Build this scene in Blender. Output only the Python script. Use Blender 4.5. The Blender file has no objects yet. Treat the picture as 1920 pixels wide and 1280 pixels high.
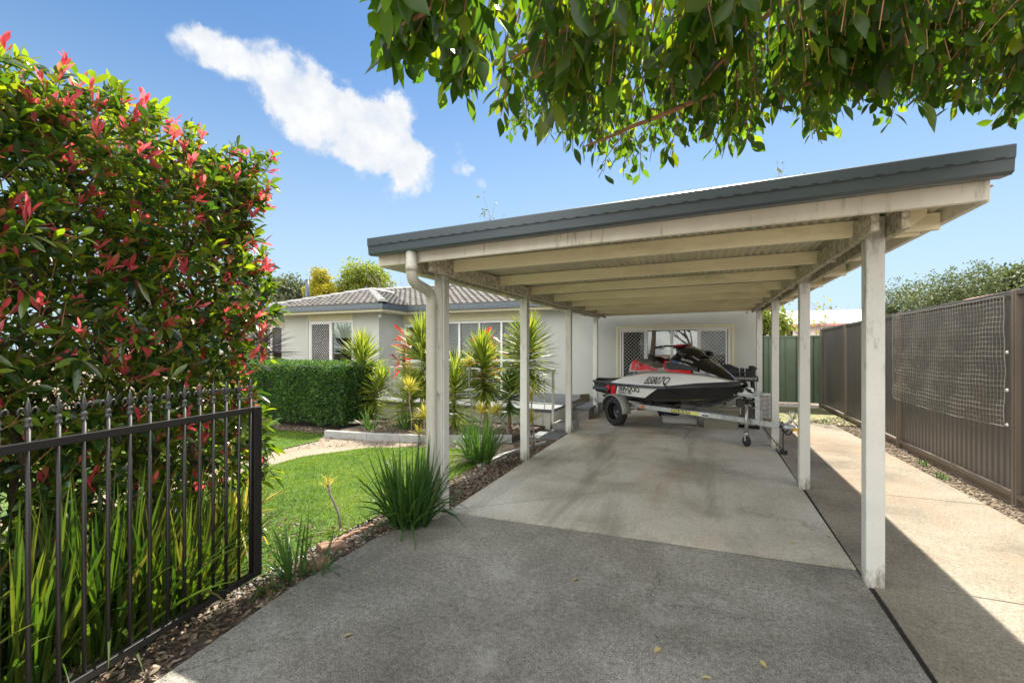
import bpy, bmesh, math, random
import numpy as np
from mathutils import Vector, Matrix
random.seed(7); RNG = np.random.default_rng(11)
SC = bpy.context.scene
COL = SC.collection
R = math.radians

# ------------------------------------------------------------------ camera
YAW = R(22.9)
cam = bpy.data.cameras.new('camera'); cam.lens = 16; cam.sensor_width = 36
cam.clip_start = 0.05; cam.clip_end = 3000; cam.shift_y = 0.0078
co = bpy.data.objects.new('camera', cam); COL.objects.link(co)
co.location = (0, 0, 1.5); co.rotation_euler = (R(90), 0, YAW)
SC.camera = co
SC.render.resolution_x = 1024; SC.render.resolution_y = 682
CY, SY = math.cos(YAW), math.sin(YAW)
def ray(px, py):                     # direction through a point of the photograph, unit depth
    a = (px-960)/853.0; b = (655-py)/853.0
    return Vector((a*CY-SY, a*SY+CY, b))
def at(px, py, Y):                   # point on that ray in the plane y = Y
    d = ray(px, py); t = Y/d.y
    return Vector((d.x*t, Y, 1.5+d.z*t))

# ------------------------------------------------------------------ sky and sun
SUN_EL = R(55); SUN_AZ = R(-2.5)      # azimuth measured from +Y towards +X
w = bpy.data.worlds.new('World'); SC.world = w; w.use_nodes = True
nt = w.node_tree; nt.nodes.clear()
def N(t, ty, **k):
    n = t.nodes.new(ty)
    for a, v in k.items(): setattr(n, a, v)
    return n
sky = N(nt, 'ShaderNodeTexSky'); sky.sky_type = 'NISHITA'; sky.sun_disc = False
sky.sun_elevation = SUN_EL; sky.sun_rotation = SUN_AZ
sky.air_density = 1.0; sky.dust_density = 0.3; sky.ozone_density = 2.0
hs = N(nt, 'ShaderNodeHueSaturation'); hs.inputs['Saturation'].default_value = 1.28; hs.inputs['Value'].default_value = 0.95
nt.links.new(sky.outputs[0], hs.inputs['Color'])
tc = N(nt, 'ShaderNodeTexCoord')
def vm(op, a, b=None):
    n = N(nt, 'ShaderNodeVectorMath', operation=op)
    for i, s in enumerate((a, b)):
        if s is None: continue
        if isinstance(s, (tuple, Vector)): n.inputs[i].default_value = tuple(s)
        else: nt.links.new(s, n.inputs[i])
    return n
def mth(t, op, a, b=None, c=None, clamp=False):
    n = N(t, 'ShaderNodeMath', operation=op); n.use_clamp = clamp
    for i, s in enumerate((a, b, c)):
        if s is None: continue
        if isinstance(s, (int, float)): n.inputs[i].default_value = s
        else: t.links.new(s, n.inputs[i])
    return n.outputs[0]
nz = N(nt, 'ShaderNodeTexNoise'); nz.inputs['Scale'].default_value = 7; nz.inputs['Detail'].default_value = 9; nz.inputs['Roughness'].default_value = 0.62
nt.links.new(tc.outputs['Generated'], nz.inputs['Vector'])
off = vm('SUBTRACT', nz.outputs['Color'], (0.5, 0.5, 0.5))
sc_ = vm('SCALE', off.outputs[0]); sc_.inputs['Scale'].default_value = 0.17
dd = vm('ADD', tc.outputs['Generated'], sc_.outputs[0]); dn = vm('NORMALIZE', dd.outputs[0])
field = None
for (px, py, rad, amp) in [(600, 330, .9, .25), (905, 330, 1.0, .22), (375, 105, 2.6, .8), (430, 125, 3.0, 1), (500, 150, 3.6, 1), (560, 190, 4.2, 1.1), (610, 225, 4.6, 1.1),
                      (660, 235, 4.4, 1.1), (715, 265, 4.6, 1.1), (755, 300, 3.6, .9), (740, 250, 3.6, .9), (745, 345, 2.0, .5), (852, 285, 1.6, .42), (875, 296, 1.2, .4)]:
    c = ray(px, py).normalized()
    dp = vm('DOT_PRODUCT', dn.outputs[0], c)
    mr = N(nt, 'ShaderNodeMapRange'); mr.interpolation_type = 'SMOOTHSTEP'
    nt.links.new(dp.outputs['Value'], mr.inputs['Value'])
    mr.inputs['From Min'].default_value = math.cos(R(rad*1.02)); mr.inputs['From Max'].default_value = math.cos(R(rad*0.25))
    mr.inputs['To Max'].default_value = amp
    field = mr.outputs[0] if field is None else mth(nt, 'ADD', field, mr.outputs[0])
nz2 = N(nt, 'ShaderNodeTexNoise'); nz2.inputs['Scale'].default_value = 20; nz2.inputs['Detail'].default_value = 8; nz2.inputs['Roughness'].default_value = 0.6
nt.links.new(tc.outputs['Generated'], nz2.inputs['Vector'])
er = mth(nt, 'MULTIPLY_ADD', nz2.outputs[0], -2.4, 1.05)
fe = mth(nt, 'ADD', field, er)
mr = N(nt, 'ShaderNodeMapRange'); mr.interpolation_type = 'SMOOTHSTEP'
nt.links.new(fe, mr.inputs['Value']); mr.inputs['From Min'].default_value = -0.05; mr.inputs['From Max'].default_value = 1.35
sepz = N(nt, 'ShaderNodeSeparateXYZ'); nt.links.new(tc.outputs['Generated'], sepz.inputs[0])
mh = N(nt, 'ShaderNodeMapRange'); mh.interpolation_type = 'SMOOTHSTEP'; nt.links.new(sepz.outputs[2], mh.inputs['Value']); mh.inputs['From Min'].default_value = 0.62; mh.inputs['From Max'].default_value = -0.05; mh.inputs['To Min'].default_value = 0.06; mh.inputs['To Max'].default_value = 0.92
mxh = N(nt, 'ShaderNodeMix'); mxh.data_type = 'RGBA'; nt.links.new(mh.outputs[0], mxh.inputs['Factor']); nt.links.new(hs.outputs[0], mxh.inputs['A']); mxh.inputs['B'].default_value = (4.0, 5.2, 6.2, 1)
mx = N(nt, 'ShaderNodeMix'); mx.data_type = 'RGBA'
cden = mth(nt, 'MINIMUM', mr.outputs[0], mth(nt, 'MULTIPLY', field, 3.0), clamp=True)
nt.links.new(cden, mx.inputs['Factor'])
nt.links.new(mxh.outputs['Result'], mx.inputs['A'])
SKY = 0.05
CLOUD = 0.30/SKY
cshade = N(nt, 'ShaderNodeValToRGB'); nt.links.new(nz2.outputs[0], cshade.inputs[0]); ce = cshade.color_ramp.elements
ce[0].position = .36; ce[0].color = (CLOUD*1.02, CLOUD*1.03, CLOUD*1.04, 1); ce[1].position = .66; ce[1].color = (CLOUD*.80, CLOUD*.86, CLOUD*.95, 1)
nt.links.new(cshade.outputs[0], mx.inputs['B'])
# unseen broken bright clouds added behind the camera as white fill for the shade
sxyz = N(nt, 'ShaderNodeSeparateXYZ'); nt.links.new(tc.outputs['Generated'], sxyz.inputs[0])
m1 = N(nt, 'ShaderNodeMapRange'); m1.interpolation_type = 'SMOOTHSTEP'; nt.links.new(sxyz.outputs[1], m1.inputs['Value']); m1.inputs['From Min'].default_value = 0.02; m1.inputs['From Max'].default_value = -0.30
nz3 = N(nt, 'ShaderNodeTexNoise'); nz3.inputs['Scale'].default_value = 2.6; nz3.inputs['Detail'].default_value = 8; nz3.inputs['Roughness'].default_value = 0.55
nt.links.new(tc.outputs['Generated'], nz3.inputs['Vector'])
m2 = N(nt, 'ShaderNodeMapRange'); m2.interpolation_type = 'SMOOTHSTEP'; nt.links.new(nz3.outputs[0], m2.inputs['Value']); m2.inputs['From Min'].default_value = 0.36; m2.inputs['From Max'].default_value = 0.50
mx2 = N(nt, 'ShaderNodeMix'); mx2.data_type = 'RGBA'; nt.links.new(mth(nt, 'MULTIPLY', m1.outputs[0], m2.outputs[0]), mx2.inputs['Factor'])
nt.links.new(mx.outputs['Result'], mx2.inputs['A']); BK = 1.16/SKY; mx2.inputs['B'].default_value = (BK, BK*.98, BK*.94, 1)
bg = N(nt, 'ShaderNodeBackground'); bg.inputs['Strength'].default_value = SKY
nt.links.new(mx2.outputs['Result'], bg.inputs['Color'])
wo = N(nt, 'ShaderNodeOutputWorld'); nt.links.new(bg.outputs[0], wo.inputs[0])
sl = bpy.data.lights.new('sun', 'SUN'); sl.energy = 3.7; sl.angle = R(0.5); sl.color = (1, 0.93, 0.80)
so = bpy.data.objects.new('sun', sl); COL.objects.link(so)
sd = Vector((math.sin(SUN_AZ)*math.cos(SUN_EL), math.cos(SUN_AZ)*math.cos(SUN_EL), math.sin(SUN_EL)))
so.rotation_euler = sd.to_track_quat('Z', 'Y').to_euler()
SC.view_settings.view_transform = 'Standard'; SC.view_settings.look = 'None'
SC.view_settings.exposure = 1.7; SC.view_settings.gamma = 1; SC.view_settings.use_curve_mapping = False
SC.render.engine = 'CYCLES'
SC.cycles.max_bounces = 9; SC.cycles.diffuse_bounces = 5; SC.cycles.transmission_bounces = 6; SC.cycles.transparent_max_bounces = 8
SC.cycles.sample_clamp_indirect = 6; SC.cycles.use_denoising = True

# ------------------------------------------------------------------ materials
def newmat(name):
    m = bpy.data.materials.new(name); m.use_nodes = True
    t = m.node_tree; t.nodes.clear()
    o = N(t, 'ShaderNodeOutputMaterial'); b = N(t, 'ShaderNodeBsdfPrincipled')
    t.links.new(b.outputs[0], o.inputs['Surface'])
    return m, t, b, o
def ramp(t, fac, stops):
    r = N(t, 'ShaderNodeValToRGB'); e = r.color_ramp.elements
    while len(e) < len(stops): e.new(0.5)
    for i, (p, c) in enumerate(stops):
        e[i].position = p; e[i].color = (*c, 1) if len(c) == 3 else c
    t.links.new(fac, r.inputs[0]); return r.outputs[0]
def noise(t, scale, detail=6, rough=0.6, vec=None, dist=0.0, stretch=None):
    n = N(t, 'ShaderNodeTexNoise'); n.inputs['Scale'].default_value = scale
    n.inputs['Detail'].default_value = detail; n.inputs['Roughness'].default_value = rough; n.inputs['Distortion'].default_value = dist
    if vec is None: vec = N(t, 'ShaderNodeTexCoord').outputs['Object']
    if stretch:
        mp = N(t, 'ShaderNodeMapping'); mp.inputs['Scale'].default_value = stretch
        t.links.new(vec, mp.inputs[0]); vec = mp.outputs[0]
    t.links.new(vec, n.inputs['Vector']); return n.outputs[0]
def mixc(t, f, a, b, mode='MIX'):
    n = N(t, 'ShaderNodeMix'); n.data_type = 'RGBA'; n.blend_type = mode
    for k, v in (('Factor', f), ('A', a), ('B', b)):
        if isinstance(v, (int, float)): n.inputs[k].default_value = v
        elif isinstance(v, tuple): n.inputs[k].default_value = (*v, 1)
        else: t.links.new(v, n.inputs[k])
    return n.outputs['Result']
def bump(t, b, h, strength=0.3, dist=0.01):
    n = N(t, 'ShaderNodeBump'); n.inputs['Strength'].default_value = strength; n.inputs['Distance'].default_value = dist
    t.links.new(h, n.inputs['Height']); t.links.new(n.outputs[0], b.inputs['Normal'])
def postmat():
    m, t, b, o = newmat('post paint')
    tcn = N(t, 'ShaderNodeTexCoord').outputs['Object']; sp = N(t, 'ShaderNodeSeparateXYZ'); t.links.new(tcn, sp.inputs[0])
    base = ramp(t, noise(t, 3, 6, .6, tcn), [(.3, (.60, .60, .57)), (.7, (.70, .70, .67))])
    g = noise(t, 14, 9, .75, tcn, 0, (1, 1, .3))
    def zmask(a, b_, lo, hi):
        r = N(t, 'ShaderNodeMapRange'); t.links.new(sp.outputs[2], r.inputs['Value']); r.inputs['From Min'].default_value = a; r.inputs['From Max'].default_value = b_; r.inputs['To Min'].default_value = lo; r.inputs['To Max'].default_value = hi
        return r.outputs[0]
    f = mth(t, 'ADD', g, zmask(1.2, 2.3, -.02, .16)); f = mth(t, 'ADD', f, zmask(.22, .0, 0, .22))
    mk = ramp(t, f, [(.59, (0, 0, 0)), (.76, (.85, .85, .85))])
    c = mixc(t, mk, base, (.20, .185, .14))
    f2 = ramp(t, noise(t, 40, 4, .7, tcn), [(.62, (0, 0, 0)), (.68, (.6, .6, .6))]); c = mixc(t, f2, c, (.30, .29, .25))
    t.links.new(c, b.inputs['Base Color']); b.inputs['Roughness'].default_value = .6; bump(t, b, noise(t, 90, 4), .2)
    return m
def simple(name, c, rough=0.6, metal=0.0, var=0.12, scale=6, bmp=0.0, bscale=60, spec=0.5, coat=0, stretch=None, dirt=None, dirt_scale=3, dirt_lo=.5, dirt_hi=.72):
    m, t, b, o = newmat(name)
    f = noise(t, scale, stretch=stretch)
    lo = tuple(max(0, x*(1-var)) for x in c); hi = tuple(min(1, x*(1+var)) for x in c)
    colr = ramp(t, f, [(0.3, lo), (0.7, hi)])
    if dirt:
        g = noise(t, dirt_scale, 9, 0.7, stretch=stretch)
        colr = mixc(t, ramp(t, g, [(dirt_lo, (0, 0, 0)), (dirt_hi, (1, 1, 1))]), colr, dirt)
    t.links.new(colr, b.inputs['Base Color'])
    b.inputs['Roughness'].default_value = rough; b.inputs['Metallic'].default_value = metal
    b.inputs['Specular IOR Level'].default_value = spec; b.inputs['Coat Weight'].default_value = coat
    if bmp: bump(t, b, noise(t, bscale, 5), bmp)
    return m
def leafmat(name, cols, trans=0.4, rough=0.35, tcol=None, gain=1.6, spec=0.5, patch=None):
    m, t, b, o = newmat(name)
    g = N(t, 'ShaderNodeNewGeometry'); n = len(cols)
    r = ramp(t, g.outputs['Random Per Island'], [((i/(n-1)), c) for i, c in enumerate(cols)])
    if patch: r = mixc(t, 1.0, r, ramp(t, noise(t, patch, 5, .65), [(.36, (.55, .62, .5)), (.5, (.95, .95, .9)), (.66, (1.5, 1.2, 1.2))]), 'MULTIPLY')
    t.links.new(r, b.inputs['Base Color']); b.inputs['Roughness'].default_value = rough
    b.inputs['Specular IOR Level'].default_value = spec
    tr = N(t, 'ShaderNodeBsdfTranslucent')
    mc = mixc(t, 1.0, r, tcol or (gain, gain*1.05, gain*0.5), 'MULTIPLY')
    t.links.new(mc, tr.inputs['Color'])
    ms = N(t, 'ShaderNodeMixShader'); ms.inputs[0].default_value = trans
    t.links.new(b.outputs[0], ms.inputs[1]); t.links.new(tr.outputs[0], ms.inputs[2]); t.links.new(ms.outputs[0], o.inputs['Surface'])
    return m
def concrete(name, base, light, dark, speck=0.5, stain=None, big=0.9, stain_lo=.5, stain_hi=.75, patch=None, streak=0):
    m, t, b, o = newmat(name)
    v = N(t, 'ShaderNodeTexCoord').outputs['Object']
    f1 = noise(t, big, 8, 0.62, v, 0.3)
    c = ramp(t, f1, [(0.3, dark), (0.5, base), (0.72, light)])
    f2 = noise(t, 130, 4, 0.7, v)
    c = mixc(t, speck, c, ramp(t, f2, [(0.36, (0.2, 0.2, 0.19)), (0.5, (0.5, 0.5, 0.5)), (0.64, (0.85, 0.85, 0.84))]), 'OVERLAY')
    f3 = noise(t, 33, 5, 0.75, v)
    c = mixc(t, speck*0.8, c, ramp(t, f3, [(0.35, (0.28, 0.28, 0.27)), (0.5, (0.5, 0.5, 0.5)), (0.66, (0.74, 0.74, 0.73))]), 'OVERLAY')
    if stain:
        f4 = noise(t, 0.8, 9, 0.68, v, 0.6, (1, 0.45, 1))
        mask = ramp(t, f4, [(stain_lo, (0, 0, 0)), (stain_hi, (1, 1, 1))])
        c = mixc(t, mask, c, stain)
    if patch:
        f6 = noise(t, 1.3, 12, 0.78, v, 0.1)
        c = mixc(t, ramp(t, f6, [(0.53, (0, 0, 0)), (0.68, (.8, .8, .8))]), c, patch)
    if streak:                      # worn tyre tracks along the drive
        f7 = noise(t, 1.1, 7, 0.62, v, 0.4, (1.5, .22, 1))
        c = mixc(t, mixc(t, 1.0, ramp(t, f7, [(0.50, (0, 0, 0)), (0.66, (1, 1, 1))]), (streak, streak, streak), 'MULTIPLY'), c, tuple(x*.72 for x in dark))
    f8 = noise(t, 5, 4, 0.6, v)     # small dark spots
    sp = N(t, 'ShaderNodeTexVoronoi'); sp.inputs['Scale'].default_value = 6; t.links.new(v, sp.inputs['Vector'])
    spm = mixc(t, 1.0, ramp(t, sp.outputs['Distance'], [(0.05, (.7, .7, .7)), (0.09, (0, 0, 0))]), ramp(t, f8, [(0.55, (0, 0, 0)), (0.6, (1, 1, 1))]), 'MULTIPLY')
    c = mixc(t, spm, c, (.07, .06, .05))
    vo = N(t, 'ShaderNodeTexVoronoi'); vo.feature = 'DISTANCE_TO_EDGE'; vo.inputs['Scale'].default_value = 0.55
    w1 = noise(t, 2.5, 6, 0.7, v); va = N(t, 'ShaderNodeVectorMath', operation='ADD')
    t.links.new(v, va.inputs[0]); t.links.new(w1, va.inputs[1]); t.links.new(va.outputs[0], vo.inputs['Vector'])
    crack = ramp(t, vo.outputs['Distance'], [(0.0, (1, 1, 1)), (0.005, (0, 0, 0))])
    gate = ramp(t, noise(t, 0.6, 2, .5, v), [(0.52, (0, 0, 0)), (0.56, (1, 1, 1))])
    cr = mixc(t, 1.0, crack, gate, 'MULTIPLY')
    c = mixc(t, mixc(t, 1.0, cr, (0.65, 0.65, 0.65), 'MULTIPLY'), c, (0.04, 0.037, 0.03))
    t.links.new(c, b.inputs['Base Color']); b.inputs['Roughness'].default_value = 0.85; b.inputs['Specular IOR Level'].default_value = 0.3
    hb = mth(t, 'ADD', f2, f3)
    bump(t, b, hb, 0.45, 0.006)
    return m
M = {}
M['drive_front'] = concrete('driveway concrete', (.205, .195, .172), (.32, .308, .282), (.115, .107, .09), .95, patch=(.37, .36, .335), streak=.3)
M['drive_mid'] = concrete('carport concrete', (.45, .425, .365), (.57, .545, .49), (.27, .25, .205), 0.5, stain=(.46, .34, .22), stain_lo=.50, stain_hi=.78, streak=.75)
M['strip'] = concrete('side path concrete', (.235, .205, .16), (.30, .275, .228), (.13, .115, .09), 0.55, stain=(.29, .20, .125), stain_lo=.48, stain_hi=.8)
M['joint'] = simple('joint dirt', (.012, .010, .008), 0.95)
M['soil'] = simple('soil', (.20, .15, .105), 0.95, var=.35, scale=9, bmp=.6, bscale=40, dirt=(.08, .05, .03), dirt_scale=5)
M['mulch'] = simple('mulch', (.09, .07, .055), 0.95, var=.4, scale=14, bmp=.8, bscale=60)
M['gravel'] = simple('gravel', (.25, .205, .15), 0.9, var=.3, scale=70, bmp=.8, bscale=110, dirt=(.18, .14, .10), dirt_scale=2)
M['paving'] = simple('dark path paint', (.13, .14, .15), 0.75, bmp=.2)
M['rail_wood'] = simple('timber edging', (.35, .22, .12), 0.8)
M['white'] = simple('weathered white paint', (.66, .655, .62), 0.55, var=.10, scale=3, bmp=.15, bscale=90, dirt=(.36, .35, .27), dirt_scale=3.5, stretch=(1, 1, .35), dirt_lo=.52, dirt_hi=.78)
M['postpaint'] = postmat()
M['purlin'] = simple('cream aged paint', (.88, .81, .59), 0.6, var=.10, scale=3, bmp=.15, bscale=90, dirt=(.42, .38, .23), dirt_scale=2.5, stretch=(.35, 1, 1), dirt_lo=.52, dirt_hi=.82)
M['beam'] = simple('mouldy beam paint', (.70, .65, .52), 0.7, var=.12, scale=4, bmp=.3, bscale=60, dirt=(.20, .18, .125), dirt_scale=26, dirt_lo=.36, dirt_hi=.64)
M['fascia'] = simple('fascia paint', (.82, .79, .70), 0.5, var=.08, scale=1.2, bmp=.05, dirt=(.28, .30, .17), dirt_scale=2.5, stretch=(5, 1, .6), dirt_lo=.56, dirt_hi=.72)
M['corr'] = simple('corrugated roof underside', (.52, .48, .36), 0.55, metal=.0, var=.15, scale=2)
M['gutter'] = simple('slate blue gutter', (.075, .098, .118), 0.35, var=.06, scale=2)
M['slot'] = simple('gutter slot', (.012, .014, .017), 0.8)
M['pipe'] = simple('downpipe cream', (.50, .49, .43), 0.45, var=.06, scale=4, dirt=(.42, .40, .33), dirt_scale=3)
M['wall'] = simple('rendered wall', (.45, .463, .43), 0.85, var=.035, scale=1.2, bmp=.25, bscale=45, dirt=(.375, .40, .38), dirt_scale=.7)
M['cream'] = simple('cream paint and bounce tint', (.62, .58, .41), 0.6, var=.03)  # cream paint; on the eave bands the colour carries yellowish bounce light
M['frame'] = simple('white window frame', (.74, .74, .72), 0.35, var=.03)
M['tile'] = simple('weathered roof tile', (.098, .090, .084), 0.85, var=.4, scale=7, bmp=.4, bscale=50, dirt=(.07, .06, .058), dirt_scale=12)
M['ridge'] = simple('ridge cap', (.30, .295, .29), 0.8, var=.2, scale=5, bmp=.4)
M['deck'] = simple('porch slate paint', (.14, .155, .17), 0.5, var=.1)
M['porchwall'] = simple('stained porch wall', (.76, .75, .70), 0.8, var=.08, scale=3, bmp=.3, stretch=(4, 4, .5), dirt=(.28, .25, .20), dirt_scale=2.5, dirt_lo=.55, dirt_hi=.75)
M['stone'] = simple('concrete block edging', (.30, .30, .29), 0.9, var=.2, bmp=.4)
M['brick'] = simple('red brick', (.26, .15, .10), 0.9, var=.2, scale=20, bmp=.5)
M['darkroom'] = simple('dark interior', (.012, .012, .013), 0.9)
M['curtain'] = simple('sage curtain', (.20, .22, .13), 0.9, stretch=(14, 1, .3), var=.35, scale=4)
M['blind'] = simple('pale blind', (.66, .64, .58), 0.6, var=.03)
M['slat'] = simple('venetian slat', (.80, .80, .79), 0.4, var=.02)
M['fence'] = simple('grey steel fence', (.115, .104, .096), 0.33, var=.05, scale=1.5, bmp=0, dirt=(.15, .115, .08), dirt_scale=1.4, dirt_lo=.5, dirt_hi=.85)
M['fpost'] = simple('brown grey fence post', (.20, .165, .13), 0.5, var=.12, scale=4, stretch=(1, 1, .3))
M['green'] = simple('green steel fence', (.115, .165, .105), 0.45, var=.12, scale=1.3, dirt=(.10, .095, .06), dirt_scale=1.2)
M['gate'] = simple('dark bronze gate paint', (.012, .0105, .010), 0.45, var=.15, scale=9)
M['finial'] = simple('grey finial', (.05, .05, .05), 0.4, var=.2, scale=12)
M['net'] = simple('net cord', (.40, .38, .32), 0.8)
M['galv'] = simple('galvanised steel', (.50, .53, .54), 0.42, metal=.55, var=.22, scale=26)
M['steel'] = simple('dull steel', (.45, .45, .44), 0.35, metal=.8)
M['mudguard'] = simple('aged steel mudguard', (.36, .37, .34), 0.5, metal=.35, var=.1)
M['rubber'] = simple('tyre rubber', (.022, .022, .024), 0.75, bmp=.1)
M['rim'] = simple('black wheel rim', (.09, .10, .12), 0.3, metal=.3)
M['black'] = simple('black gelcoat', (.008, .008, .009), 0.12, coat=.6, var=.05)
M['mattblack'] = simple('matt black plastic', (.018, .019, .021), 0.5, var=.15)
M['bumper'] = simple('black rubber bumper', (.03, .033, .037), 0.4)
M['bumpgrey'] = simple('slate plastic insert', (.12, .15, .18), 0.35)
M['gelwhite'] = simple('white gelcoat', (.88, .88, .88), 0.15, coat=.5, var=.02)
M['gelgrey'] = simple('silver gelcoat', (.36, .36, .34), 0.25, coat=.3, var=.04)
M['red'] = simple('red gelcoat', (.70, .012, .018), 0.2, coat=.5, var=.04)
M['seatred'] = simple('red vinyl', (.62, .02, .03), 0.5, var=.05)
M['seattop'] = simple('taupe vinyl', (.19, .175, .15), 0.6, var=.06, bmp=.1)
M['seatgrey'] = simple('grey vinyl', (.42, .42, .40), 0.5, var=.04)
M['seatdark'] = simple('charcoal vinyl', (.035, .045, .055), 0.5, var=.06)
M['ink'] = simple('black lettering', (.008, .008, .01), 0.4, var=0)
M['silverink'] = simple('silver lettering', (.6, .6, .6), 0.4, var=0)
M['yellow'] = simple('yellow sticker', (.78, .74, .22), 0.5, var=.04)
M['whitesticker'] = simple('white sticker', (.8, .8, .8), 0.5, var=.02)
M['orange'] = simple('orange reflector', (.9, .22, .02), 0.3, var=.03)
M['yellowcap'] = simple('yellow plastic', (.80, .42, .02), 0.45, var=.05)
M['khaki'] = simple('khaki plastic tub', (.27, .26, .20), 0.5, var=.04)
M['acwhite'] = simple('aged white casing', (.55, .55, .52), 0.5, var=.04)
M['bag'] = simple('olive weathered board', (.16, .15, .09), 0.8, var=.35, scale=14)
M['bark'] = simple('bark', (.12, .085, .06), 0.9, var=.35, scale=14, bmp=.6)
M['twig'] = simple('reddish twig', (.36, .19, .09), 0.7, var=.25, scale=14)
M['greytwig'] = simple('grey twig', (.20, .17, .15), 0.8, var=.25, scale=14)
M['cane'] = simple('yucca cane', (.30, .20, .11), 0.85, var=.35, scale=25, stretch=(1, 1, 4), bmp=.5)
M['weatherboard'] = simple('pale weatherboard', (.66, .60, .57), 0.7, var=.03)
M['zinc'] = simple('pale metal roof', (.42, .42, .44), 0.5, var=.05)
M['redroof'] = simple('faded red roof', (.52, .22, .18), 0.6, var=.1)
M['photinia'] = leafmat('photinia leaf', [(.016, .042, .015), (.026, .068, .017), (.045, .10, .017), (.13, .21, .018), (.012, .03, .014), (.17, .24, .02), (.04, .05, .016)], .42, .22, gain=2.2, tcol=(3.3, 3.0, .7), spec=.8)
M['photred'] = leafmat('red new leaf', [(.60, .05, .07), (.85, .17, .18), (.80, .16, .21), (.45, .04, .06), (.82, .14, .17), (.36, .20, .04)], .5, .3, tcol=(1.4, 1.2, 1.1))
M['ficus'] = leafmat('canopy leaf', [(.02, .055, .012), (.035, .08, .014), (.06, .12, .016), (.025, .065, .016), (.13, .18, .018)], .50, .3, tcol=(3.8, 3.4, .7), spec=.6)
M['strap'] = leafmat('strap leaf', [(.02, .05, .012), (.045, .10, .015), (.09, .15, .02), (.03, .07, .013), (.12, .15, .025), (.11, .09, .04)], .36, .35, tcol=(2.2, 2.2, .7))
M['clump'] = leafmat('clump blade', [(.03, .08, .022), (.045, .11, .028), (.08, .16, .03), (.035, .085, .02)], .35, .35, tcol=(1.9, 1.9, .8))
M['yucca'] = leafmat('yucca blade', [(.09, .15, .03), (.16, .24, .035), (.27, .33, .06), (.07, .12, .03), (.34, .36, .10)], .40, .38, tcol=(2.2, 2.0, .8))
M['yellowleaf'] = leafmat('yellow dracaena blade', [(.45, .40, .05), (.55, .52, .12), (.35, .38, .06), (.60, .46, .10)], .42, .4, tcol=(1.3, 1.2, .8))
M['cordyred'] = leafmat('red cordyline leaf', [(.35, .02, .03), (.60, .07, .03), (.16, .01, .03), (.65, .13, .04)], .4, .35, tcol=(1.4, 1.2, 1.0))
M['purple'] = leafmat('dark cordyline blade', [(.05, .035, .04), (.08, .05, .055), (.035, .03, .03)], .25, .4, tcol=(1.3, 1.1, 1.0))
M['hedge'] = leafmat('box hedge leaf', [(.022, .06, .022), (.04, .10, .03), (.07, .15, .035), (.12, .20, .04), (.025, .07, .025)], .3, .45, tcol=(2.0, 2.1, .8), spec=.25)
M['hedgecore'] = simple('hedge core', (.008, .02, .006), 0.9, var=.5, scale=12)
M['grass'] = leafmat('lawn blade', [(.065, .13, .008), (.10, .175, .010), (.135, .205, .012), (.17, .23, .02)], .40, .6, tcol=(1.9, 2.0, .5), spec=.1, patch=1.7)
M['turf'] = simple('turf', (.06, .12, .014), 0.95, var=.35, scale=9, bmp=.8, bscale=140, dirt=(.13, .16, .03), dirt_scale=2)
M['moss'] = simple('mossy ground', (.20, .20, .09), 0.95, var=.35, scale=8, bmp=.6, dirt=(.42, .36, .24), dirt_scale=2.5)
M['litter'] = leafmat('leaf litter', [(.22, .17, .12), (.10, .075, .05), (.34, .28, .21), (.16, .09, .05), (.07, .055, .045)], .1, .7, tcol=(1, 1, 1))
M['fallen'] = leafmat('yellowed fallen leaf', [(.50, .42, .08), (.45, .36, .16), (.42, .40, .12)], .2, .5, tcol=(1, 1, 1))
M['treegrey'] = leafmat('grey green foliage', [(.09, .12, .07), (.13, .16, .09), (.06, .085, .045), (.17, .20, .12)], .3, .6, tcol=(1.6, 1.5, .9))
M['treeyel'] = leafmat('yellow green foliage', [(.20, .22, .02), (.34, .32, .02), (.42, .38, .03), (.10, .14, .02)], .4, .6, tcol=(1.5, 1.3, .6))
M['treeolive'] = leafmat('olive foliage', [(.05, .075, .03), (.09, .12, .045), (.14, .17, .065), (.03, .05, .02)], .25, .6, tcol=(1.5, 1.5, .8))
M['treegreen'] = leafmat('bright green foliage', [(.10, .18, .03), (.20, .28, .04), (.30, .34, .05), (.06, .12, .03)], .35, .5, tcol=(1.7, 1.5, .7))
M['petal'] = leafmat('white petal', [(.8, .8, .78), (.75, .75, .72)], .3, .5, tcol=(1, 1, 1))
def glassmat(ior=1.5):
    m, t, b, o = newmat('window glass')
    b.inputs['Base Color'].default_value = (.02, .025, .025, 1); b.inputs['Roughness'].default_value = 0.02
    b.inputs['Specular IOR Level'].default_value = 1.0; b.inputs['IOR'].default_value = 1.9
    tr = N(t, 'ShaderNodeBsdfTransparent'); tr.inputs[0].default_value = (.8, .85, .82, 1)
    ms = N(t, 'ShaderNodeMixShader')
    gl = N(t, 'ShaderNodeBsdfGlossy'); gl.inputs['Roughness'].default_value = 0.015
    fr = N(t, 'ShaderNodeFresnel'); fr.inputs[0].default_value = ior
    t.links.new(fr.outputs[0], ms.inputs[0]); t.links.new(tr.outputs[0], ms.inputs[1]); t.links.new(gl.outputs[0], ms.inputs[2])
    t.links.new(ms.outputs[0], o.inputs['Surface'])
    return m
M['glass'] = glassmat(1.42); M['glass_bright'] = glassmat(2.0)

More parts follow.
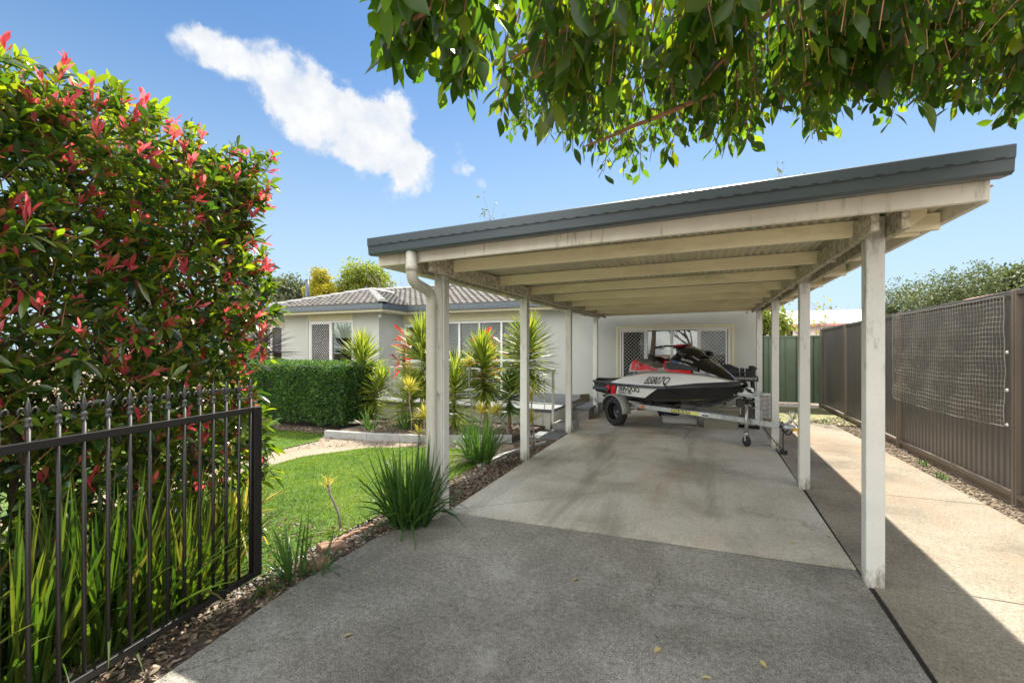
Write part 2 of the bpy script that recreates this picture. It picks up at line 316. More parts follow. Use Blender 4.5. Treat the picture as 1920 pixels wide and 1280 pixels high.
# ------------------------------------------------------------------ object helpers
def tag(o, label=None, cat=None, group=None, kind=None):
    if label: o['label'] = label
    if cat: o['category'] = cat
    if group: o['group'] = group
    if kind: o['kind'] = kind
    return o
def thing(name, label, cat, loc=(0, 0, 0), rz=0, group=None):
    o = bpy.data.objects.new(name, None); COL.objects.link(o); o.empty_display_size = .1
    o.location = loc; o.rotation_euler = (0, 0, rz)
    return tag(o, label, cat, group)
def copy_tree(o, parent=None):
    c = o.copy(); COL.objects.link(c); c.parent = parent
    for ch in list(o.children): copy_tree(ch, c)
    return c
class MB:
    def __init__(s): s.v = []; s.f = []; s.mi = []; s.sm = []
    def add(s, vs, fs, mi=0, smooth=False):
        n = len(s.v); s.v += [tuple(p) for p in vs]
        for f in fs: s.f.append(tuple(i+n for i in f)); s.mi.append(mi); s.sm.append(smooth)
        return s
    def box(s, x0, x1, y0, y1, z0, z1, mi=0, mat=None):
        vs = [Vector(p) for p in [(x0, y0, z0), (x1, y0, z0), (x1, y1, z0), (x0, y1, z0), (x0, y0, z1), (x1, y0, z1), (x1, y1, z1), (x0, y1, z1)]]
        if mat is not None: vs = [mat @ p for p in vs]
        return s.add(vs, [(3, 2, 1, 0), (4, 5, 6, 7), (0, 1, 5, 4), (1, 2, 6, 5), (2, 3, 7, 6), (3, 0, 4, 7)], mi)
    def bar(s, a, b, w, h, mi=0, up=(0, 0, 1)):       # rectangular bar between two points
        a = Vector(a); b = Vector(b); d = (b-a); L = d.length; d.normalize()
        u = Vector(up); sd = d.cross(u)
        if sd.length < 1e-4: u = Vector((0, 1, 0)); sd = d.cross(u)
        sd.normalize(); u = sd.cross(d)
        vs = [p + sd*i*w/2 + u*j*h/2 for p in (a, b) for (i, j) in ((-1, -1), (1, -1), (1, 1), (-1, 1))]
        return s.add(vs, [(0, 3, 2, 1)[::-1][::-1], (4, 5, 6, 7), (0, 1, 5, 4), (1, 2, 6, 5), (2, 3, 7, 6), (3, 0, 4, 7)], mi)
    def tube(s, pts, r, n=8, mi=0, cap=True, smooth=True):
        pts = [Vector(p) for p in pts]; rs = r if isinstance(r, (list, tuple)) else [r]*len(pts)
        ref = None; vs = []
        for i, p in enumerate(pts):
            a = pts[max(0, i-1)]; b = pts[min(len(pts)-1, i+1)]; d = (b-a)
            d = d.normalized() if d.length > 1e-9 else Vector((0, 0, 1))
            if ref is None: ref = d.orthogonal().normalized()
            ref = (ref - d*ref.dot(d)); ref = ref.normalized() if ref.length > 1e-6 else d.orthogonal().normalized()
            q = d.cross(ref)
            for k in range(n):
                t = 2*math.pi*k/n; vs.append(p + (ref*math.cos(t)+q*math.sin(t))*rs[i])
        fs = []
        for i in range(len(pts)-1):
            for k in range(n):
                a = i*n+k; b = i*n+(k+1) % n; fs.append((a, b, b+n, a+n))
        s.add(vs, fs, mi, smooth)
        if cap:
            m = len(s.v)-len(vs)
            s.f.append(tuple(m+k for k in range(n))[::-1]); s.mi.append(mi); s.sm.append(False)
            s.f.append(tuple(m+(len(pts)-1)*n+k for k in range(n))); s.mi.append(mi); s.sm.append(False)
        return s
    def lathe(s, c, prof, axis=(0, 0, 1), n=16, mi=0):   # prof: (r, h)
        c = Vector(c); a = Vector(axis).normalized(); u = a.orthogonal().normalized(); q = a.cross(u)
        vs = [c + a*h + (u*math.cos(2*math.pi*k/n)+q*math.sin(2*math.pi*k/n))*r for (r, h) in prof for k in range(n)]
        fs = [(i*n+k, i*n+(k+1) % n, (i+1)*n+(k+1) % n, (i+1)*n+k) for i in range(len(prof)-1) for k in range(n)]
        return s.add(vs, fs, mi, True)
    def prism(s, poly, z0, z1, mi=0, mat=None):          # polygon in xy extruded in z
        n = len(poly); vs = [Vector((x, y, z0)) for x, y in poly]+[Vector((x, y, z1)) for x, y in poly]
        if mat is not None: vs = [mat @ p for p in vs]
        return s.add(vs, [tuple(range(n))[::-1], tuple(range(n, 2*n))]+[(i, (i+1) % n, n+(i+1) % n, n+i) for i in range(n)], mi)
    def grid(s, P, mi=0, smooth=True, close=False, mif=None):   # P[i][j]
        ni, nj = len(P), len(P[0]); base = len(s.v)
        s.v += [tuple(p) for r in P for p in r]
        for i in range(ni-1):
            for j in range(nj-1 if not close else nj):
                j2 = (j+1) % nj
                s.f.append((base+i*nj+j, base+i*nj+j2, base+(i+1)*nj+j2, base+(i+1)*nj+j))
                s.mi.append(mif(i, j) if mif else mi); s.sm.append(smooth)
        return s
    def build(s, name, mats, parent=None, bevel=0, label=None, fixn=True):
        me = bpy.data.meshes.new(name); me.from_pydata(s.v, [], s.f)
        if not isinstance(mats, (list, tuple)): mats = [mats]
        for m in mats: me.materials.append(M[m] if isinstance(m, str) else m)
        me.polygons.foreach_set('material_index', s.mi); me.polygons.foreach_set('use_smooth', s.sm)
        if fixn:
            bm = bmesh.new(); bm.from_mesh(me); bmesh.ops.recalc_face_normals(bm, faces=bm.faces); bm.to_mesh(me); bm.free()
        me.update()
        o = bpy.data.objects.new(name, me); COL.objects.link(o); o.parent = parent
        if label: o['label'] = label
        if bevel:
            b = o.modifiers.new('bevel', 'BEVEL'); b.width = bevel; b.segments = 2; b.limit_method = 'ANGLE'; b.angle_limit = R(40)
        return o
def npmesh(name, V, Q, mat, parent=None, smooth=True):
    me = bpy.data.meshes.new(name); V = np.asarray(V, dtype=np.float32); Q = np.asarray(Q, dtype=np.int32)
    me.vertices.add(len(V)); me.vertices.foreach_set('co', V.ravel())
    me.loops.add(Q.size); me.loops.foreach_set('vertex_index', Q.ravel())
    me.polygons.add(len(Q)); me.polygons.foreach_set('loop_start', np.arange(0, Q.size, 4, dtype=np.int32))
    me.polygons.foreach_set('use_smooth', np.full(len(Q), smooth))
    me.materials.append(M[mat]); me.update(calc_edges=True)
    o = bpy.data.objects.new(name, me); COL.objects.link(o); o.parent = parent
    return o
LEAF = [.10, .55, .92, 1.0, .72, .05]
OBOV = [.05, .42, .78, .98, 1.0, .82, .42, .03]
BLADE = [.75, 1, .9, .6, .05]
STRAP = [.8, 1, 1, .95, .8, .45, .04]
def ribbons(P, D, L, W, prof, bend=0.2, fold=0.25, rollv=0.6, segs=None, upref=None):
    P = np.asarray(P, float); D = np.asarray(D, float); n = len(P)
    D = D/np.maximum(np.linalg.norm(D, axis=1, keepdims=True), 1e-6)
    L = np.broadcast_to(L, n).astype(float); W = np.broadcast_to(W, n).astype(float); bend = np.broadcast_to(bend, n).astype(float)
    K = len(prof)-1; t = np.linspace(0, 1, K+1)
    up = np.tile([0, 0, 1.0], (n, 1)) + RNG.normal(0, .15, (n, 3))
    S = np.cross(D, up); S /= np.maximum(np.linalg.norm(S, axis=1, keepdims=True), 1e-6)
    Nn = np.cross(S, D)
    a = RNG.normal(0, rollv, n)[:, None]
    S, Nn = S*np.cos(a)+Nn*np.sin(a), Nn*np.cos(a)-S*np.sin(a)
    c = P[:, None, :] + D[:, None, :]*(L[:, None]*t)[:, :, None]
    c[:, :, 2] -= (bend*L)[:, None]*(t**2)[None, :]
    wv = (W[:, None]*np.array(prof)[None, :]/2)[:, :, None]
    l = c - S[:, None, :]*wv + Nn[:, None, :]*wv*fold; r = c + S[:, None, :]*wv + Nn[:, None, :]*wv*fold
    V = np.stack([l, c, r], axis=2).reshape(-1, 3)
    b = (np.arange(n)*(3*(K+1)))[:, None, None]
    k = (np.arange(K)*3)[None, :, None]
    q = np.array([[0, 1, 4, 3], [1, 2, 5, 4]])
    Q = (b[..., None] + k[..., None] + q[None, None, :, :]).reshape(-1, 4)
    return V, Q
def cat_(parts):
    Vs, Qs, o = [], [], 0
    for V, Q in parts: Vs.append(V); Qs.append(Q+o); o += len(V)
    return np.concatenate(Vs), np.concatenate(Qs)
def rdir(n):
    v = RNG.normal(0, 1, (n, 3)); return v/np.linalg.norm(v, axis=1, keepdims=True)
def text_part(name, body, size, mapf, mat, parent, shear=0.0, bold=0.0, sx=1.0, label=None, subdiv=True):
    cu = bpy.data.curves.new(name, 'FONT'); cu.body = body; cu.size = size; cu.shear = shear; cu.offset = bold; cu.resolution_u = 3
    tmp = bpy.data.objects.new(name, cu); COL.objects.link(tmp)
    me = bpy.data.meshes.new_from_object(tmp.evaluated_get(bpy.context.evaluated_depsgraph_get()))
    bpy.data.objects.remove(tmp); bpy.data.curves.remove(cu)
    if subdiv:
        bm = bmesh.new(); bm.from_mesh(me); bmesh.ops.triangulate(bm, faces=bm.faces)
        for _ in range(3):
            le = [e for e in bm.edges if e.calc_length() > size*.16]
            if le: bmesh.ops.subdivide_edges(bm, edges=le, cuts=1); bmesh.ops.triangulate(bm, faces=[f for f in bm.faces if len(f.verts) > 3])
        bm.to_mesh(me); bm.free()
    for v in me.vertices: v.co = Vector(mapf(v.co.x*sx, v.co.y))
    me.materials.clear(); me.materials.append(M[mat]); me.name = name
    o = bpy.data.objects.new(name, me); COL.objects.link(o); o.parent = parent
    if label: o['label'] = label
    return o
def struct(name, mb, mats, bevel=0):
    return tag(mb.build(name, mats, None, bevel), kind='structure')

# ------------------------------------------------------------------ ground, paths, driveway
def sheet(name, poly, z, mat, th=0.0):
    m = MB()
    if th: m.prism(poly, z-th, z)
    else: m.add([(x, y, z) for x, y in poly], [tuple(range(len(poly)))])
    return struct(name, m, mat)
sheet('ground', [(-400, -120), (400, -120), (400, 600), (-400, 600)], -0.035, 'soil')
left_edge = [(-2.27, -3), (-2.27, 0.6), (-2.29, 1.3), (-2.40, 2.1), (-2.41, 2.9), (-2.33, 3.35), (-2.19, 3.635)]
def drop(poly): return poly
mb = MB()
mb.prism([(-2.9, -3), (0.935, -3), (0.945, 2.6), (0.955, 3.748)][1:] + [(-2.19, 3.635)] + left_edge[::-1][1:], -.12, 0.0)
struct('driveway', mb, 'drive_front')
mb = MB(); mb.prism([(-2.19, 3.667), (0.958, 3.787), (.985, 8.285), (-2.25, 8.175)], -.12, 0.0)
struct('carport_floor', mb, 'drive_mid')
mb = MB(); mb.prism([(-2.25, 8.195), (1.0, 8.305), (1.02, 11.2), (-3.2, 11.2), (-3.2, 9.65), (-2.62, 9.62), (-2.55, 8.6)], -.12, 0.0)
struct('carport_floor', mb, 'drive_mid')
mb = MB()
ys = [-3, 1.45, 3.65, 5.85, 8.05, 10.9]
for a, b in zip(ys[:-1], ys[1:]):
    mb.prism([(.952 + .006*max(a, 0)*.8, a+.006), (2.52 - .02*max(a-6, 0)*1.4, a+.006), (2.52 - .02*max(b-6, 0)*1.4, b-.006), (.975+.006*max(b, 0)*.8, b-.006)], -.12, -.004)
struct('side_path', mb, 'strip')
sheet('joint_dirt', [(-2.2, -3), (1.2, -3), (1.2, 11), (-2.2, 11)], -0.013, 'joint')
sheet('side_yard', [(1.0, 10.9), (2.8, 10.9), (2.8, 14), (1.0, 14)], -0.006, 'moss')
lawn = [(-2.70, -1.5), (-2.72, 2.0), (-2.74, 3.2), (-2.68, 4.4), (-2.70, 5.8), (-3.1, 6.15), (-3.93, 5.95), (-4.76, 5.6), (-5.22, 4.75), (-5.2, 4.2), (-5.02, 3.5), (-5.4, 1.5), (-5.8, -1.5)]
lawn2 = [(-6.0, -2), (-5.75, 3.9), (-5.92, 4.6), (-5.9, 5.7), (-6.2, 6.1), (-9.5, 6.2), (-20, 6.2), (-20, -2)]
sheet('gravel_path', [(-6.3, -2), (-4.6, -2), (-4.6, 3.4), (-2.9, 5.9), (-2.55, 6.0), (-2.45, 7.2), (-5.9, 6.6), (-6.3, 6.0)], -0.022, 'gravel')
sheet('lawn', lawn, -0.008, 'turf'); sheet('lawn', lawn2, -0.008, 'turf')
sheet('garden_bed', [(-2.72, -3), (-2.2, -3), (-2.2, 11), (-2.6, 7.2), (-2.68, 4.4)], -0.018, 'mulch')
sheet('garden_bed', [(-9.5, 6.2), (-6.0, 6.2), (-5.7, 6.15), (-2.7, 6.75), (-2.75, 8.2), (-9.5, 9.9)], -0.015, 'mulch')
sheet('raised_bed', [(-5.74, 6.06), (-4.24, 6.30), (-2.9, 6.9), (-2.75, 8.1), (-5.9, 8.1), (-6.0, 6.3)], 0.07, 'mulch', .1)
sheet('entry_path', [(-3.15, 7.2), (-2.27, 7.35), (-2.27, 8.15), (-3.0, 8.12)], 0.004, 'paving', .05)

def inpoly(x, y, poly):
    n = len(poly); c = np.zeros(len(x), bool); j = n-1
    for i in range(n):
        xi, yi = poly[i]; xj, yj = poly[j]
        m = ((yi > y) != (yj > y)) & (x < (xj-xi)*(y-yi)/((yj-yi) or 1e-9)+xi)
        c ^= m; j = i
    return c
def scatter(poly, n):
    xs = [p[0] for p in poly]; ysv = [p[1] for p in poly]
    x = RNG.uniform(min(xs), max(xs), n); y = RNG.uniform(min(ysv), max(ysv), n); k = inpoly(x, y, poly)
    return x[k], y[k]
gp = []
for poly, n, hh in (([(-2.66, 1.0)]+lawn[1:-2]+[(-5.5, 1.0)], 90000, .022), ([(-5.95, 2.8), (-5.75, 3.9), (-5.92, 4.6), (-5.9, 5.7), (-6.2, 6.15), (-9.5, 6.25), (-9.5, 2.8)], 45000, .026)):
    x, y = scatter(poly, n); m = len(x)
    P = np.stack([x, y, np.full(m, -.008)], 1); D = rdir(m)*.55; D[:, 2] = np.abs(D[:, 2])+.75
    gp.append(ribbons(P, D, RNG.uniform(.6, 1.35, m)*hh, RNG.uniform(.0035, .006, m), [1, .9, .1], .3, .1))
V, Q = cat_(gp); tag(npmesh('lawn_grass', V, Q, 'grass'), 'short bright green lawn grass between the path and garden bed', 'grass', kind='stuff')
# leaf litter on beds
lp = []
for poly, n, z in (([(-2.72, -.5), (-2.29, -.5), (-2.30, 1.3), (-2.42, 2.1), (-2.42, 2.9), (-2.2, 3.6), (-2.25, 7.2), (-2.72, 7)], 9000, -.016),
                   ([(-5.7, 6.12), (-4.24, 6.35), (-2.95, 6.95), (-2.8, 8.05), (-5.9, 8.05)], 5000, .071),
                   ([(-4.3, .3), (-2.7, .3), (-2.72, 3.0), (-4.0, 3.0)], 2500, -.016),
                   ([(-9, 6.2), (-6.0, 6.2), (-6.0, 6.6), (-9, 6.6)], 1500, -.014),
                   ([(-5.9, 5.0), (-4.8, 5.7), (-3.0, 6.0), (-2.9, 6.7), (-4.2, 6.3), (-6.0, 6.05)], 1500, -.02), ([(2.5, 4), (2.78, 4), (2.78, 11), (2.4, 11)], 500, -.02)):
    x, y = scatter(poly, n); m = len(x); P = np.stack([x, y, z+RNG.uniform(.002, .014, m)], 1)
    D = rdir(m); D[:, 2] = np.abs(D[:, 2])*.25
    lp.append(ribbons(P, D, RNG.uniform(.02, .06, m), RNG.uniform(.008, .022, m), LEAF, .1, .3, .5))
V, Q = cat_(lp); tag(npmesh('leaf_litter', V, Q, 'litter'), 'dry brown leaves and bark chips covering the garden beds', 'leaf litter', kind='stuff')
def pebbles(name, polys, mat, label, rmin=.008, rmax=.02):
    m = MB()
    for poly, n, z in polys:
        x, y = scatter(poly, n)
        for a, b in zip(x, y):
            r = random.uniform(rmin, rmax); rr = [random.uniform(.7, 1.2)*r for _ in range(8)]
            vs = [(a+math.cos(k*1.26+r*90)*rr[k], b+math.sin(k*1.26+r*90)*rr[k], z) for k in range(5)]+[(a+math.cos(k*1.26+r*90)*rr[k]*.6, b+math.sin(k*1.26+r*90)*rr[k]*.6, z+rr[5]*.6) for k in range(5)]
            m.add(vs, [(5, 6, 7, 8, 9)]+[(k, (k+1) % 5, 5+(k+1) % 5, 5+k) for k in range(5)], 0)
    return tag(m.build(name, mat, fixn=False), label, 'gravel', kind='stuff')
pebbles('gravel', [([(2.5, 3.5), (2.8, 3.5), (2.8, 11), (2.38, 11)], 2600, -.03), ([(1.7, 10.9), (2.75, 10.9), (2.75, 12.2)], 500, -.004)], 'gravel', 'loose tan gravel along the foot of the grey fence', .008, .022)
pebbles('pale_rubble', [([(-2.72, 4.6), (-2.5, 4.6), (-2.45, 5.9), (-2.8, 6.0)], 300, -.015), ([(-2.75, 1.9), (-2.55, 1.9), (-2.55, 3.3), (-2.75, 3.3)], 260, -.014)], 'stone', 'pale stone rubble along the lawn side of the driveway bed', .008, .02)

# edging: concrete border of raised bed, bricks
mb = MB(); pts = [(-6.05, 6.02), (-5.2, 6.10), (-4.24, 6.30), (-3.5, 6.58), (-2.9, 6.86)]
for a, b in zip(pts[:-1], pts[1:]): mb.bar((*a, .035), (*b, .035), .09, .13)
tag(mb.build('garden_edging', 'stone', bevel=.006), 'low grey concrete border along the front of the raised bed', 'garden edging')
mb = MB(); pts = [(-2.35, 6.95), (-2.5, 6.4), (-2.62, 5.9), (-2.66, 5.2)]
for a, b in zip(pts[:-1], pts[1:]): mb.bar((*a, .0), (*b, .0), .06, .06)
tag(mb.build('kerb_edging', 'stone', bevel=.006), 'thin curved pale kerb between lawn and driveway bed', 'garden edging')
for i, (px, py, rz, tilt, lab) in enumerate([(622, 1018, 40, 8, 'reddish brick half sunk in the bed beside the thin leaning cane'), (590, 1050, 25, -6, 'tan brick lying in the bed left of the reddish brick'), (668, 990, 52, 0, 'long terracotta edging piece along the lawn by the dark green clump')]):
    d = ray(px, py); t = -1.47/d.z; p = Vector((0, 0, 1.5))+d*t
    mb = MB(); L = .20 if i < 2 else .36; mb.box(-L/2, L/2, -.05 if i < 2 else -.02, .05 if i < 2 else .02, -.05, .03 if i < 2 else .012)
    o = mb.build('brick', 'brick', bevel=.008); o.location = (p.x, p.y, .0); o.rotation_euler = (R(tilt), R(tilt), R(rz+30))
    tag(o, lab, 'brick')

# ------------------------------------------------------------------ carport
cp = thing('carport', 'open cream timber carport with slate blue gutter over the driveway', 'carport')
PY = [3.6, 5.8, 8.0, 10.2]
beamz = lambda Y: .010*(Y-3.6)
for i, Y in enumerate(PY):
    for X, zt in ((-2.22 if i == 0 else -2.26, 2.30), (1.0, 2.345)):
        h = .05
        mb = MB(); mb.box(-h, h, -h, h, -.02, zt+beamz(Y)-.004)
        o = mb.build('post', 'postpaint', cp, bevel=.006); o.location = (X, Y, 0)
for X, zb, x0 in ((-2.22, 2.165, 0), (1.0, 2.20, 0)):
    for sgn in (-1, 1):
        mb = MB(); xx = X + sgn*.072
        a = Vector((xx, 3.3, zb+.065+beamz(3.3))); b = Vector((xx, 10.75, zb+.065+beamz(10.75)))
        mb.bar(a, b, .042, .13); mb.build('beam', 'beam', cp, bevel=.004)
purY = [3.68, 4.72, 5.72, 6.72, 7.72, 8.72, 9.70, 10.62]
def purz(Y): return 2.232+.008*(Y-3.68)
for Y in purY:
    mb = MB(); z = purz(Y)
    mb.add([(-2.56, Y-.022, z-.02), (1.36, Y-.022, z+.02), (1.36, Y+.022, z+.02), (-2.56, Y+.022, z-.02), (-2.56, Y-.022, z+.085), (1.36, Y-.022, z+.125), (1.36, Y+.022, z+.125), (-2.56, Y+.022, z+.085)],
           [(3, 2, 1, 0), (4, 5, 6, 7), (0, 1, 5, 4), (1, 2, 6, 5), (2, 3, 7, 6), (3, 0, 4, 7)])
    mb.build('purlin', 'purlin', cp, bevel=.003)
    for X in (-2.15, .93):
        mb = MB(); mb.box(X-.02, X+.02, Y-.027, Y-.024, z-.01, z+.07); mb.build('joist_bracket', 'steel', cp)
# fascia board at front, barge boards at sides and back
def slope(x): return (x+2.6)/4.0*.068
def frontboard(m, x0, x1, y0, y1, zb, zt, mi=0):
    m.add([(x0, y0, zb+slope(x0)), (x1, y0, zb+slope(x1)), (x1, y1, zb+slope(x1)), (x0, y1, zb+slope(x0)), (x0, y0, zt+slope(x0)), (x1, y0, zt+slope(x1)), (x1, y1, zt+slope(x1)), (x0, y1, zt+slope(x0))],
          [(3, 2, 1, 0), (4, 5, 6, 7), (0, 1, 5, 4), (1, 2, 6, 5), (2, 3, 7, 6), (3, 0, 4, 7)], mi)
mb = MB(); frontboard(mb, -2.6, 1.385, 3.18, 3.22, 2.218, 2.365); mb.build('fascia_board', 'fascia', cp, bevel=.003)
for X in (-2.60, 1.385):
    z = 2.218+slope(X); mb = MB()
    mb.bar((X-.0 if X < 0 else X, 3.223, z+.07), (X, 10.7, z+.07+.07), .035, .14); mb.build('barge_board', 'fascia', cp, bevel=.003)
for X, s in ((-2.66, 1), (1.425, 1)):
    mb = MB(); z = 2.37+slope(X); mb.bar((X, 3.2, z+.04), (X, 10.75, z+.11), .01, .09); mb.build('roof_flashing', 'gutter', cp)
# corrugated sheet
nx = 610; xs = np.linspace(-2.64, 1.42, nx); ysr = np.linspace(3.225, 10.78, 6)
G = [[(x, y, 2.330+slope(x)*.6+.008*(y-3.68)+.010*math.sin((x+2.64)*2*math.pi/.062)) for x in xs] for y in ysr]
mb = MB(); mb.grid(G); mb.build('roof_sheet', 'corr', cp, fixn=False)
# gutter: quad profile
gx0, gx1 = -2.60, 1.42
prof = [(3.175, 2.300), (3.075, 2.288), (3.055, 2.302), (3.048, 2.360), (3.040, 2.363), (3.036, 2.425), (3.046, 2.432), (3.052, 2.424), (3.060, 2.31), (3.165, 2.31), (3.170, 2.42), (3.178, 2.42)]
def gutter_run(m, x0, x1, prof, zf):
    n = len(prof); vs = [(x, y, z+zf(x)) for x in (x0, x1) for (y, z) in prof]
    m.add(vs, [(i, (i+1) % n, n+(i+1) % n, n+i) for i in range(n)]+[tuple(range(n))[::-1], tuple(range(n, 2*n))])
gs = lambda x: (x+2.6)/4.02*.088
mb = MB(); gutter_run(mb, gx0, gx1, prof, gs)
for x in (gx0, gx1):                              # stop ends
    mb.add([(x, 3.175, 2.30+gs(x)), (x, 3.055, 2.295+gs(x)), (x, 3.04, 2.425+gs(x)), (x, 3.175, 2.425+gs(x))], [(0, 1, 2, 3)])
g = mb.build('gutter', 'gutter', cp)
mb = MB(); x = gx0+.12
while x < gx1-.05:
    mb.box(x, x+.036, 3.0385, 3.046, 2.3655+gs(x), 2.3705+gs(x)); x += .098
mb.build('overflow_slots', 'slot', g)
# downpipe
def smooth_path(pts, k=5):
    pts = [Vector(p) for p in pts]; out = [pts[0]]
    for i in range(1, len(pts)-1):
        a, b, c = pts[i-1], pts[i], pts[i+1]; r = min(.09, (a-b).length*.45, (c-b).length*.45)
        p0 = b+(a-b).normalized()*r; p2 = b+(c-b).normalized()*r
        for j in range(k+1):
            t = j/k; out.append(p0*(1-t)**2+b*2*t*(1-t)+p2*t*t)
    return out+[pts[-1]]
mb = MB(); path = smooth_path([(-2.21, 3.115, 2.30), (-2.21, 3.115, 2.06), (-2.245, 3.46, 2.01), (-2.25, 3.475, .10), (-2.17, 3.44, .03)])
mb.tube(path, .046, 20); dp = mb.build('downpipe', 'pipe', cp)
for z0, z1 in ((1.86, 1.91), (1.10, 1.12), (.165, .18), (.13, .145)):
    mb = MB(); mb.lathe((-2.25, 3.475, 0), [(.046, z0), (.050, z0), (.050, z1), (.046, z1)], n=20); mb.build('pipe_collar', 'pipe', dp)
mb = MB(); mb.lathe((-2.21, 3.115, 0), [(.046, 2.20), (.0495, 2.20), (.0495, 2.14), (.046, 2.14)], n=20); mb.build('pipe_collar', 'pipe', dp)
mb = MB(); mb.box(-2.27, -2.18, 3.515, 3.55, 1.10, 1.125); mb.build('pipe_strap', 'pipe', dp)
mb = MB(); mb.tube([(-2.185, 3.50, 2.2), (-2.185, 3.535, 1.95), (-2.185, 3.535, .12), (-2.185, 3.5, .05)], .011, 8); mb.build('conduit', 'pipe', cp)
# brackets beside right front post
mb = MB()
mb.prism([(0, 0), (.10, .0), (.20, .09), (.20, .13), (0, .13)], -.022, .022, mat=Matrix.Translation((1.052, 3.56, 2.235)) @ Matrix.Rotation(R(90), 4, 'X'))
mb.build('bracket_block', 'purlin', cp, bevel=.003)
mb = MB(); mb.box(1.10, 1.28, 3.72, 3.76, 2.235, 2.34); mb.build('bracket_block', 'purlin', cp, bevel=.003)
mb = MB()
mb.prism([(0, 0), (-.10, .0), (-.20, .09), (-.20, .13), (0, .13)], -.022, .022, mat=Matrix.Translation((-2.272, 3.56, 2.175)) @ Matrix.Rotation(R(90), 4, 'X'))
mb.build('bracket_block', 'purlin', cp, bevel=.003)

# ------------------------------------------------------------------ house
hs_ = thing('brick_house', 'low rendered grey green house with tiled roof and dark blue gutters', 'house', (0, 0, 0))
hs_.name = 'house'
def wallbox(x0, x1, y0, y1, z0, z1, mat='wall', name='wall'):
    m = MB(); m.box(x0, x1, y0, y1, z0, z1); return m.build(name, mat, hs_)
ZC = 2.50
# main carport wall with window hole (X -1.9..0.54, Z .75..2.0)
def wall_holes(x0, x1, y, z0, z1, holes, th=.12, name='wall', mat='wall', flip=False, axis='x'):
    m = MB(); xs = sorted({x0, x1, *[h[0] for h in holes], *[h[1] for h in holes]}); 
    for a, b in zip(xs[:-1], xs[1:]):
        zs = [(z0, z1)]
        for h in holes:
            if h[0] <= a+1e-6 and h[1] >= b-1e-6:
                nz_ = []
                for (u, v) in zs:
                    if h[2] > u: nz_.append((u, min(v, h[2])))
                    if h[3] < v: nz_.append((max(u, h[3]), v))
                zs = nz_
        for (u, v) in zs:
            if axis == 'x': m.box(a, b, y, y+th, u, v)
            else: m.box(y, y+th, a, b, u, v)
    bm = None
    o = m.build(name, mat, hs_)
    return o
wall_holes(-3.93, 1.07, 11.2, -.02, 2.62, [(-1.9, .54, .72, 2.0)])
wall_holes(-8.26, -3.93, 11.2, -.02, ZC, [(-8.2, -7.35, 1.15, 2.25), (-6.95, -4.4, .36, 2.28)])
wall_holes(10.13, 11.2, -8.38, -.02, ZC, [], axis='y')           # side wall of the wing
wall_holes(-11.83, -8.38, 10.13, -.02, ZC, [(-10.87, -9.19, 1.08, 2.33)])
wall_holes(10.26, 11.19, -11.83, -.02, ZC, [], axis='y')
wall_holes(-16.2, -11.83, 11.2, -.02, ZC, [(-15.6, -13.2, 1.08, 2.3)])
wall_holes(11.33, 16.99, .95, -.02, 2.62, [], axis='y')
mb = MB(); mb.box(-16.2, .95, 17, 17.12, 0, 2.5); mb.box(-16.2, -16.08, 11.32, 17, 0, 2.5); mb.build('wall', 'wall', hs_)
# bands under eave, yellowish bounce light put into their cream; cream soffits
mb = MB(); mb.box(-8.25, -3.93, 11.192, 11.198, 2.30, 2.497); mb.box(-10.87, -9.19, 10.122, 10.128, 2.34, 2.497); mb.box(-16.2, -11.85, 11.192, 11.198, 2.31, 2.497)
mb.build('eave_bounce_band', 'cream', hs_)
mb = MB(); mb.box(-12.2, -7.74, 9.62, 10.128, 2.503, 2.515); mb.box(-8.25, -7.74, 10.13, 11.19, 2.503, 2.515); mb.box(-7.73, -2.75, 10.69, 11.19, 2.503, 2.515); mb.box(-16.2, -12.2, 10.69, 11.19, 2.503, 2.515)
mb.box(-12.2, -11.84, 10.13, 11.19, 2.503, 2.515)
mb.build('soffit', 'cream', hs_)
# fascia under gutter
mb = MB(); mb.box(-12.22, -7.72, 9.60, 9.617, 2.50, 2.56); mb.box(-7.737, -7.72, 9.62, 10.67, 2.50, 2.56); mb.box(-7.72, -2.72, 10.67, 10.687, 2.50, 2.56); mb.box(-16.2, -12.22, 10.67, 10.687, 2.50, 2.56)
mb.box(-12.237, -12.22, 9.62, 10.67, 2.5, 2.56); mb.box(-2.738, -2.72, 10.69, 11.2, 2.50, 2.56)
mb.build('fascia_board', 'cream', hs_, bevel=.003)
# gutters as bars with lip
def hgutter(a, b, slots=True):
    a = Vector(a); b = Vector(b); m = MB(); m.bar(a, b, .11, .13); d = (b-a).normalized(); sd = d.cross(Vector((0, 0, 1)))
    m.bar(a+sd*.052+Vector((0, 0, .067)), b+sd*.052+Vector((0, 0, .067)), .016, .016)
    m.bar(a+sd*.0565+Vector((0, 0, -.01)), b+sd*.0565+Vector((0, 0, -.01)), .007, .05)
    o = m.build('gutter', 'gutter', hs_, bevel=.008)
    m2 = MB(); L = (b-a).length; s = .1
    while s < L-.06:
        p = a+d*s+sd*.0605; m2.bar(p+Vector((0, 0, -.002)), p+d*.055+Vector((0, 0, -.002)), .004, .009); s += .14
    m2.build('overflow_slots', 'slot', o)
zg = 2.625
hgutter((-12.28, 9.58, zg), (-7.66, 9.58, zg)); hgutter((-7.70, 9.63, zg), (-7.70, 10.60, zg)); hgutter((-7.65, 10.62, zg), (-2.7, 10.62, zg)); hgutter((-16.2, 10.62, zg), (-12.35, 10.62, zg))
